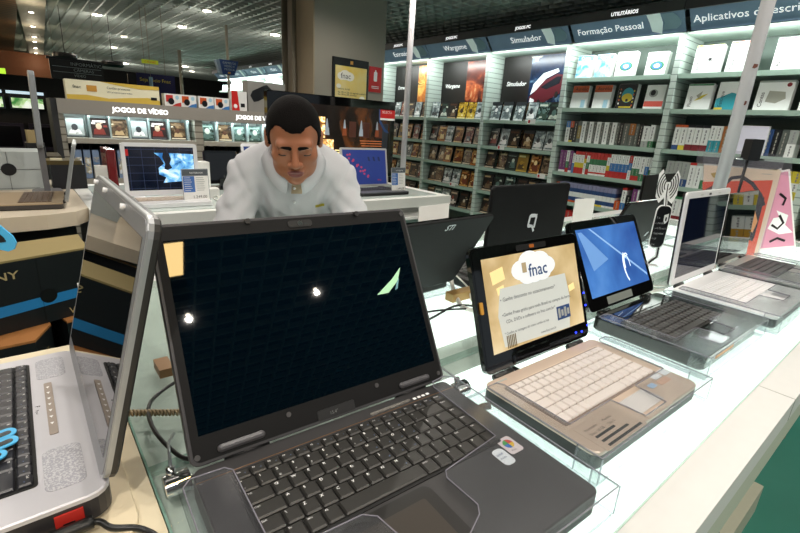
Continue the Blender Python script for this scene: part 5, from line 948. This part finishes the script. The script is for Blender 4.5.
k = MB(); k.prism([(-.04, 0), (.01, .02), (.01, .3), (-.04, .35)], .248, .256, BXT); k.build('flap', t)
t = thing('product_carton', 'brown topped black carton at lower left, corner towards the viewer', 'carton', (-.046, 1.80, .30), math.radians(3)); k = MB(); k.prism([(-.6, 0), (0, 0), (.055, .12), (.055, .55), (-.6, .55)], 0, .292, BXB); k.prism([(-.6, -.001), (0, -.001), (.055, .12), (.055, .55), (-.6, .55)], .292, .30, BXO); k.build('carton', t)
k = MB(frame((-.0, -.0015, 0), (.055, .12, 0), (0, 0, 1))); k.text('SONY', .025, PTN, .02, .22, .001); k.text('Core', .02, PTN, .03, .18, .001); k.box(0, .1, 0, .13, .14, .001, BXS); k.build('print', t)
t = thing('product_carton', 'brown topped carton with small SONY lettering, beside the silver lid', 'carton', (.015, 1.93, .30), math.radians(14)); k = MB(); k.box(.03, -.02, 0, .165, .35, .292, BXB); k.box(.03, -.021, .292, .165, .35, .30, BXO); k.build('carton', t)
k = MB(frame((.03, -.022, 0), (1, 0, 0), (0, 0, 1))); k.text('SONY', .032, PTN, .012, .24, .001, sx=1.2); k.box(.012, .20, 0, .08, .215, .001, PTN); k.text('intel', .05, PTN, .03, .12, .001); k.box(0, .04, 0, .135, .09, .001, BXS); k.build('print', t)
for i, (x, y, w_) in enumerate(((-.62, 1.82, .58), (.0, 1.95, .17))):
    k = MB(); k.box(x, y, 0, x+w_, y+.4, .30, BXB); tag(k.build('product_carton'), 'plain black carton at the bottom of the %s stack by the side counter' % ('left', 'right')[i], 'carton')
# blue outlined cut-out letters
BO = mat('blue_outline', '4cb4e8', .35)
t = thing('cutout_sign', 'black cut-out shape with bright blue outline at the left photo edge', 'sign', (0, 0, 0)); k = MB(frame((-.041, .85, 1.175), (.765, -.644, 0), (0, 0, 1)))
a = [(-.05, .05), (-.02, .025), (.008, -.012), (.012, -.018), (-.01, -.018), (-.05, .002)]
k.prism([(-.06, .062), (-.035, .045), (.022, -.008), (.026, -.018), (.021, -.028), (.012, -.032), (-.06, -.02)], -.002, 0, BO); k.prism([(-.06, .045), (-.03, .028), (.010, -.012), (.012, -.017), (.004, -.019), (-.06, -.0)], 0, .001, BLKP); k.build('shape', t)
k = MB(); k.tube([(-.12, .90, .93), (-.11, .90, 1.17), (-.085, .885, 1.19)], .003, ACRE); k.build('stem', t)
t = thing('cutout_sign', 'small blue outlined black lettering on the silver laptop keys', 'sign', (0, 0, 0)); k = MB(frame((-.085, .575, .9815), (0.95, .30, 0), (-.30, .95, 0)))
for dy, l in ((.0, .030), (.018, .046), (.036, .050)): k.slab(-.02, dy-.009, l, dy+.010, 0, .0015, BO, .009)
for dy, l in ((.0, .025), (.018, .041), (.036, .045)): k.slab(-.02, dy-.0045, l, dy+.0035, .0015, .002, BLKP, .004)
k.build('lettering', t)

# ------------------------------------------------------------------ the man
def surf(fn, lo, hi, h):
    ax = [np.arange(lo[i], hi[i]+h, h) for i in range(3)]; X_, Y_, Z_ = np.meshgrid(*ax, indexing='ij'); V = fn(X_, Y_, Z_).astype(np.float32); nx, ny, nz = V.shape; ins = V < 0
    acc = np.zeros((nx-1, ny-1, nz-1, 3), np.float32); cnt = np.zeros((nx-1, ny-1, nz-1), np.float32); corners = [(a, b_, c) for a in (0, 1) for b_ in (0, 1) for c in (0, 1)]
    for p in corners:
        for a in range(3):
            if p[a]: continue
            q = list(p); q[a] = 1; sl = lambda c_: tuple(slice(c_[i], (nx, ny, nz)[i]-1+c_[i]) for i in range(3))
            va, vb = V[sl(p)], V[sl(q)]; cr = (va < 0) != (vb < 0); tt = np.where(cr, va/np.where(cr, va-vb, 1), 0); cnt += cr
            for i in range(3): acc[..., i] += cr*(p[i]+(tt if i == a else 0))
    act = cnt > 0; idx = -np.ones(act.shape, int); ii = np.argwhere(act); idx[act] = np.arange(len(ii)); vs = np.array(lo)+(ii+acc[act]/cnt[act][:, None])*h; fs = []
    for a in range(3):
        b_, c = (a+1) % 3, (a+2) % 3; s0 = [slice(None)]*3; s1 = [slice(None)]*3; s0[a] = slice(0, -1); s1[a] = slice(1, None); cr = ins[tuple(s0)] != ins[tuple(s1)]
        pts = np.argwhere(cr); ok = (pts[:, b_] > 0) & (pts[:, c] > 0) & (pts[:, b_] < act.shape[b_]) & (pts[:, c] < act.shape[c]); pts = pts[ok]
        def g(db, dc):
            q = pts.copy(); q[:, b_] -= db; q[:, c] -= dc; return idx[q[:, 0], q[:, 1], q[:, 2]]
        quad = np.stack([g(1, 1), g(0, 1), g(0, 0), g(1, 0)], 1); fl = ~ins[pts[:, 0], pts[:, 1], pts[:, 2]]; quad[fl] = quad[fl][:, ::-1]; fs.append(quad)
    fs = np.concatenate(fs); return vs, fs[(fs >= 0).all(1)]
def ell(P, c, r, rx=0, rz_=0):
    x, y, z = P[0]-c[0], P[1]-c[1], P[2]-c[2]
    if rx: y, z = y*math.cos(rx)+z*math.sin(rx), -y*math.sin(rx)+z*math.cos(rx)
    if rz_: x, y = x*math.cos(rz_)+y*math.sin(rz_), -x*math.sin(rz_)+y*math.cos(rz_)
    k0 = np.sqrt((x/r[0])**2+(y/r[1])**2+(z/r[2])**2); k1 = np.sqrt((x/r[0]**2)**2+(y/r[1]**2)**2+(z/r[2]**2)**2)+1e-9; return k0*(k0-1)/k1
def cap(P, a, b_, ra, rb=None):
    rb = ra if rb is None else rb; a = np.array(a); d = np.array(b_)-a; q = [P[i]-a[i] for i in range(3)]; t_ = np.clip((q[0]*d[0]+q[1]*d[1]+q[2]*d[2])/(d@d), 0, 1)
    return np.sqrt(sum((q[i]-d[i]*t_)**2 for i in range(3)))-(ra+(rb-ra)*t_)
def su(a, b_, k): h_ = np.clip(.5+.5*(b_-a)/k, 0, 1); return b_*(1-h_)+a*h_-k*h_*(1-h_)
def ss(a, b_, k): return -su(-a, b_, k)          # a minus b
def head(x, y, z):
    P = (x, y, z); ax_ = (abs(x), y, z)
    d = ell(P, (0, .014, .034), (.076, .095, .084)); d = su(d, ell(P, (0, -.028, -.035), (.060, .062, .075)), .03)
    d = su(d, ell(ax_, (.030, -.030, -.070), (.030, .042, .032)), .03); d = su(d, ell(P, (0, -.072, -.098), (.022, .017, .016)), .022)
    d = su(d, ell(ax_, (.044, -.056, -.022), (.020, .022, .018)), .022); d = su(d, cap(P, (-.040, -.075, .022), (.040, -.075, .022), .012), .016)
    d = ss(d, ell(ax_, (.032, -.102, .0), (.019, .016, .013)), .014); d = su(d, ell(ax_, (.032, -.073, .0), (.0165, .0135, .0125)), .004)
    d = su(d, cap(P, (0, -.086, .014), (0, -.108, -.026), .0075, .0115), .010); d = su(d, ell(ax_, (.0135, -.098, -.032), (.0095, .010, .0085)), .007)
    d = su(d, ell(P, (0, -.079, -.060), (.028, .013, .016)), .014)
    d = su(d, ell(P, (0, -.0925, -.056), (.023, .008, .0055)), .006); d = su(d, ell(P, (0, -.0915, -.0685), (.020, .0085, .0068)), .006); d = ss(d, cap(P, (-.024, -.101, -.0622), (.024, -.101, -.0622), .0024), .003)
    d = su(d, ell(ax_, (.079, .012, -.005), (.010, .020, .031), .15), .008); d = ss(d, ell(ax_, (.088, .006, -.003), (.006, .011, .019), .15), .004)
    d = su(d, cap(P, (0, .030, -.05), (0, .085, -.14), .058, .062), .03); return d
HP = Matrix.Translation((.628, 1.262, 1.296)) @ Matrix.Rotation(math.radians(-26), 4, 'Z'); HM = HP @ Matrix.Diagonal((.97, .97, .96, 1)) @ Matrix.Rotation(math.radians(-2), 4, 'Y') @ Matrix.Rotation(math.radians(27), 4, 'X')
SKIN = mat('skin', '9c6244', .45, noise=.06, scale=60, bump=.05); LIPM = mat('lips', '7c4440', .45); HAIR = mat('hair_black', '0a0706', .9, spec=.15, noise=.4, scale=300, bump=.8); CLTH = mat('white_cotton', 'c6c6ca', .85, noise=.03, scale=200, bump=.15); TRS = mat('dark_trousers', '22242c', .8)
man = thing('person', 'man in a white polo shirt leaning over the counter, looking down', 'person', (.86, 1.78, 0))
man_inv = man.matrix_world.copy(); man_inv = Matrix.Translation((-.86, -1.78, 0))
def put(k, vs, fs, M_, m, mats2=None):
    A = np.array(man_inv @ M_); W_ = vs @ A[:3, :3].T+A[:3, 3]; n = len(k.v); k.v += [tuple(p) for p in W_.tolist()]
    if m not in k.mats: k.mats.append(m)
    mi = k.mats.index(m); k.f += [[a+n for a in f] for f in fs.tolist()]; k.mi += [mi]*len(fs); k.sm += [True]*len(fs)
body = MB(); v, f = surf(head, (-.10, -.13, -.16), (.10, .15, .135), .0034); 
put(body, v, f, HM, SKIN)
SH_, EL = (.145, .165, -.132), (.200, .12, -.312)
PC = {1: (.245, .03), -1: (-.20, -.08)}
def hand(P, s):   # forearm and hand resting on the counter, fingers forward
    pc = PC[s]+(-.346,); d = cap(P, (s*EL[0], EL[1], EL[2]), (pc[0], pc[1]+.05, -.336), .042, .026)
    d = su(d, ell(P, pc, (.040, .045, .015)), .02)
    for j, (dx, L, q) in enumerate(((-.030, .052, .9), (-.010, .066, 1), (.011, .062, 1), (.030, .048, .9))):
        a = np.array((pc[0]+s*dx*-1, pc[1]-.034, pc[2]+.002)); b_ = a+np.array((-s*dx*.25, -L*.55, .008)); c = b_+np.array((0, -L*.45, -.014)); d = su(d, np.minimum(cap(P, a, b_, .0092, .0085), cap(P, b_, c, .0085, .007)), .006)
    a = np.array((pc[0]-s*.034, pc[1]+.01, pc[2])); b_ = a+np.array((-s*.028, -.028, .0)); c = b_+np.array((-s*.006, -.028, -.006)); return su(d, np.minimum(cap(P, a, b_, .012, .010), cap(P, b_, c, .010, .008)), .008)
for s in (-1, 1):
    v, f = surf(lambda x, y, z: su(hand((x, y, z), s), cap((x, y, z), (s*SH_[0], SH_[1], SH_[2]), (s*EL[0], EL[1], EL[2]), .040, .040), .02), (min(s*.04, s*.32), -.22, -.42), (max(s*.04, s*.32), .25, -.03), .0055); put(body, v, f, HP, SKIN)
def torso(P, g=0.):
    x, y, z = P; ax_ = (abs(x), y, z)
    d = ell(P, (0, .21, -.13), (.140+g, .125+g, .110+g), .75); d = su(d, cap(P, (-.05, .30, -.20), (.05, .30, -.20), .125+g), .08); d = su(d, cap(P, (-.05, .48, -.34), (.05, .48, -.34), .125+g), .10)
    d = su(d, cap(ax_, (.03, .125, -.045), (.145, .165, -.115), .045+g, .050+g), .05); return d
def shirt(x, y, z):
    P = (x, y, z); ax_ = (abs(x), y, z); d = torso(P, .010); d = su(d, cap(ax_, SH_, (.200, .122, -.29), .058, .060), .03); 
    d = ss(d, cap(ax_, (.214, .105, -.345), (.23, .09, -.45), .066), .004); d = np.maximum(d, -(cap(P, (0, .06, -.0), (0, -.02, .12), .062)))
    w_ = .0016*np.sin(70*x+40*z+3*np.sin(30*y))+.008*np.exp(-((abs(x)-.10-.25*(z+.2))/.014)**2)*np.clip((-.10-z)*10, 0, 1)-.007*np.exp(-((abs(x)-.075-.15*(z+.2))/.012)**2)*np.clip((-.11-z)*10, 0, 1)+.007*np.exp(-((abs(x)-.135-.5*(z+.18))/.010)**2)+.002*np.sin(95*abs(x)-60*z)*np.clip((-.08-z)*12, 0, 1)
    r_ = .004*np.sin(120*(abs(x)*.6+z*.9)+2*np.sin(40*y))*np.clip((abs(x)-.11)*14, 0, 1)*np.clip((-.09-z)*14, 0, 1); return d+w_+r_
v, f = surf(lambda x, y, z: torso((x, y, z), -.012), (-.3, -.02, -.5), (.3, .68, .08), .014); put(body, v, f, HP, SKIN)
def legs(P, g=0.):
    ax_ = (abs(P[0]), P[1], P[2]); d = su(cap(ax_, (.09, .50, -.42), (.10, .47, -.82), .085+g, .058+g), cap(ax_, (.10, .47, -.82), (.105, .53, -1.20), .056+g, .042+g), .03); return d
v, f = surf(lambda x, y, z: legs((x, y, z)), (-.24, .3, -1.30), (.24, .66, -.33), .016); put(body, v, f, HP, SKIN); body.build('body', man)
k = MB(); v, f = surf(shirt, (-.36, -.02, -.52), (.36, .70, .06), .005); put(k, v, f, HP, CLTH); so = k.build('polo_shirt', man)
k = MB(); v, f = surf(lambda x, y, z: np.maximum(su(legs((x, y, z), .016), ell((x, y, z), (0, .50, -.38), (.165, .13, .13)), .05), -1.19-z), (-.26, .28, -1.25), (.26, .70, -.22), .012); put(k, v, f, HP, TRS); k.build('trousers', man)
for s in (-1, 1):
    k = MB(); v, f = surf(lambda x, y, z: np.maximum(su(ell((x, y, z), (s*.11, .46, -1.245), (.048, .13, .045)), cap((x, y, z), (s*.105, .53, -1.19), (s*.105, .53, -1.24), .05), .02), -1.288-z), (s*.11-.07, .3, -1.30), (s*.11+.07, .63, -1.12), .008); put(k, v, f, HP, BLACK); k.build('shoe', man)
# hair, brows, lids, lips as thin patches lying on the head
def patch(region, grow, lo, hi, h, m, nm):
    v, f = surf(lambda x, y, z: np.maximum(head(x, y, z)-grow, region(x, y, z)), lo, hi, h); kk = MB(); put(kk, v, f, HM, m); return kk.build(nm, man)
def hair_reg(x, y, z):
    a_ = np.arctan2(abs(x), -y); line = np.interp(a_, [0, .25, .55, .8, 1.1, 1.35, 1.55, 1.75, 2.0, 2.6, 3.15], [.058, .060, .070, .068, .042, -.005, -.022, .020, -.005, -.045, -.055])
    ear = ell((abs(x), y, z), (.086, .010, -.006), (.014, .026, .036)); return np.maximum((line-z)+.0014*np.sin(260*x)*np.sin(240*(y+z)), -ear)
patch(hair_reg, .0032, (-.10, -.12, -.10), (.10, .14, .14), .004, HAIR, 'hair')
for s in (-1, 1):
    patch(lambda x, y, z: cap((x, y, z), (s*.014, -.09, .0185), (s*.046, -.080, .0205), .0060, .0040), .0026, (min(s*.005, s*.056), -.11, .005), (max(s*.005, s*.056), -.05, .035), .002, HAIR, 'eyebrow')
    patch(lambda x, y, z: np.maximum(cap((x, y, z), (s*.020, -.088, -.0065), (s*.045, -.080, -.0065), .0022), y+.06), .0012, (min(s*.012, s*.052), -.11, -.016), (max(s*.012, s*.052), -.06, .004), .0016, mat('eyelash', '0c0808', .6), 'eyelid_line')
patch(lambda x, y, z: np.maximum(ell((x, y, z), (0, -.10, -.0622), (.026, .03, .0115)), y+.06), .0008, (-.03, -.12, -.08), (.03, -.07, -.045), .002, LIPM, 'lips')
# collar, placket, emblem
NB = Vector((0, .082, -.062)); na = Vector((0, -.60, .80)).normalized(); nx_ = Vector((1, 0, 0)); ny_ = na.cross(nx_)
def ringp(a, r1, r2, h_): return NB+nx_*(math.sin(a)*r1)-ny_*(math.cos(a)*r2)*1.0+na*h_
A = np.linspace(.16, 2*math.pi-.16, 60); ri = []
for (ra, rb, hh) in ((.068, .080, .012), (.070, .083, .026), (.078, .092, .024), (.098, .110, -.004)):
    row = []
    for a in A:
        fr = max(0, math.cos(a)); pt = fr**3
        q = ringp(a, ra, rb, hh-(.0 if hh > 0 else .030*pt))
        if hh < 0: q += Vector((0, -.022*pt, -.006*pt))+nx_*(.010*pt*(1 if math.sin(a) > 0 else -1))
        row.append(tuple(q))
    ri.append(row)
k = MB(man_inv @ HP)
cp = [r for r in ri]; k.loft(cp, CLTH, True, caps=False, closed=False); co = k.build('collar', man); sm_ = co.modifiers.new('s', 'SOLIDIFY'); sm_.thickness = .0035; sm_.offset = 1
# points on the shirt front found by marching towards the cloth
def onshirt(x, z, off=.001):
    ys = np.linspace(-.02, .3, 900); V = shirt(np.full_like(ys, x), ys, np.full_like(ys, z)); i = int(np.argmax(V < 0)); return (x, ys[i]-off, z)
def strip(x0, x1, z0, z1, m, nm, nx=4, nz=14, off=.0015, dx=0.):
    k = MB(man_inv @ HP); rows_ = [[onshirt(x0+(x1-x0)*i/nx+dx*(j/nz), z1+(z0-z1)*j/nz, off) for i in range(nx+1)] for j in range(nz+1)]; n = nx+1
    k.add([p for r in rows_ for p in r], [(j*n+i, (j+1)*n+i, (j+1)*n+i+1, j*n+i+1) for j in range(nz) for i in range(nx)], m, True); return k.build(nm, man)
for s, Q in ((-1, ((-.058, -.035), (-.008, -.120), (-.040, -.142), (-.088, -.060))), (1, ((.058, -.035), (.016, -.118), (.052, -.138), (.090, -.060)))):
    k = MB(man_inv @ HP); rows_ = []
    for j in range(11):
        v_ = j/10; row = []
        for i in range(7):
            u_ = i/6; a_, b_ = np.array(Q[0])*(1-v_)+np.array(Q[1])*v_, np.array(Q[3])*(1-v_)+np.array(Q[2])*v_; p = a_*(1-u_)+b_*u_; q = onshirt(p[0], p[1], .007+.016*(1-u_)); row.append((q[0], min(q[1], .085), q[2]))
        rows_.append(row)
    k.add([p for r in rows_ for p in r], [(j*7+i, (j+1)*7+i, (j+1)*7+i+1, j*7+i+1) for j in range(10) for i in range(6)], CLTH, True); fo = k.build('collar_flap', man); sm_ = fo.modifiers.new('s', 'SOLIDIFY'); sm_.thickness = .003
strip(-.016, .018, -.26, -.13, CLTH, 'placket', off=.0035)
strip(-.004, .030, -.172, -.112, mat('placket_beige', 'b8a488', .8), 'open_neck_facing', off=.0055, dx=-.006)
strip(.068, .100, -.222, -.212, mat('emblem_yellow', 'a89c28', .6), 'embroidered_emblem', off=.003)
for z_ in (-.155, -.20):
    c = onshirt(0, z_, .006); k = MB(man_inv @ HP); k.tube([c, (c[0], c[1]-.0015, c[2])], .0045, INKW, 12); k.build('button', man)
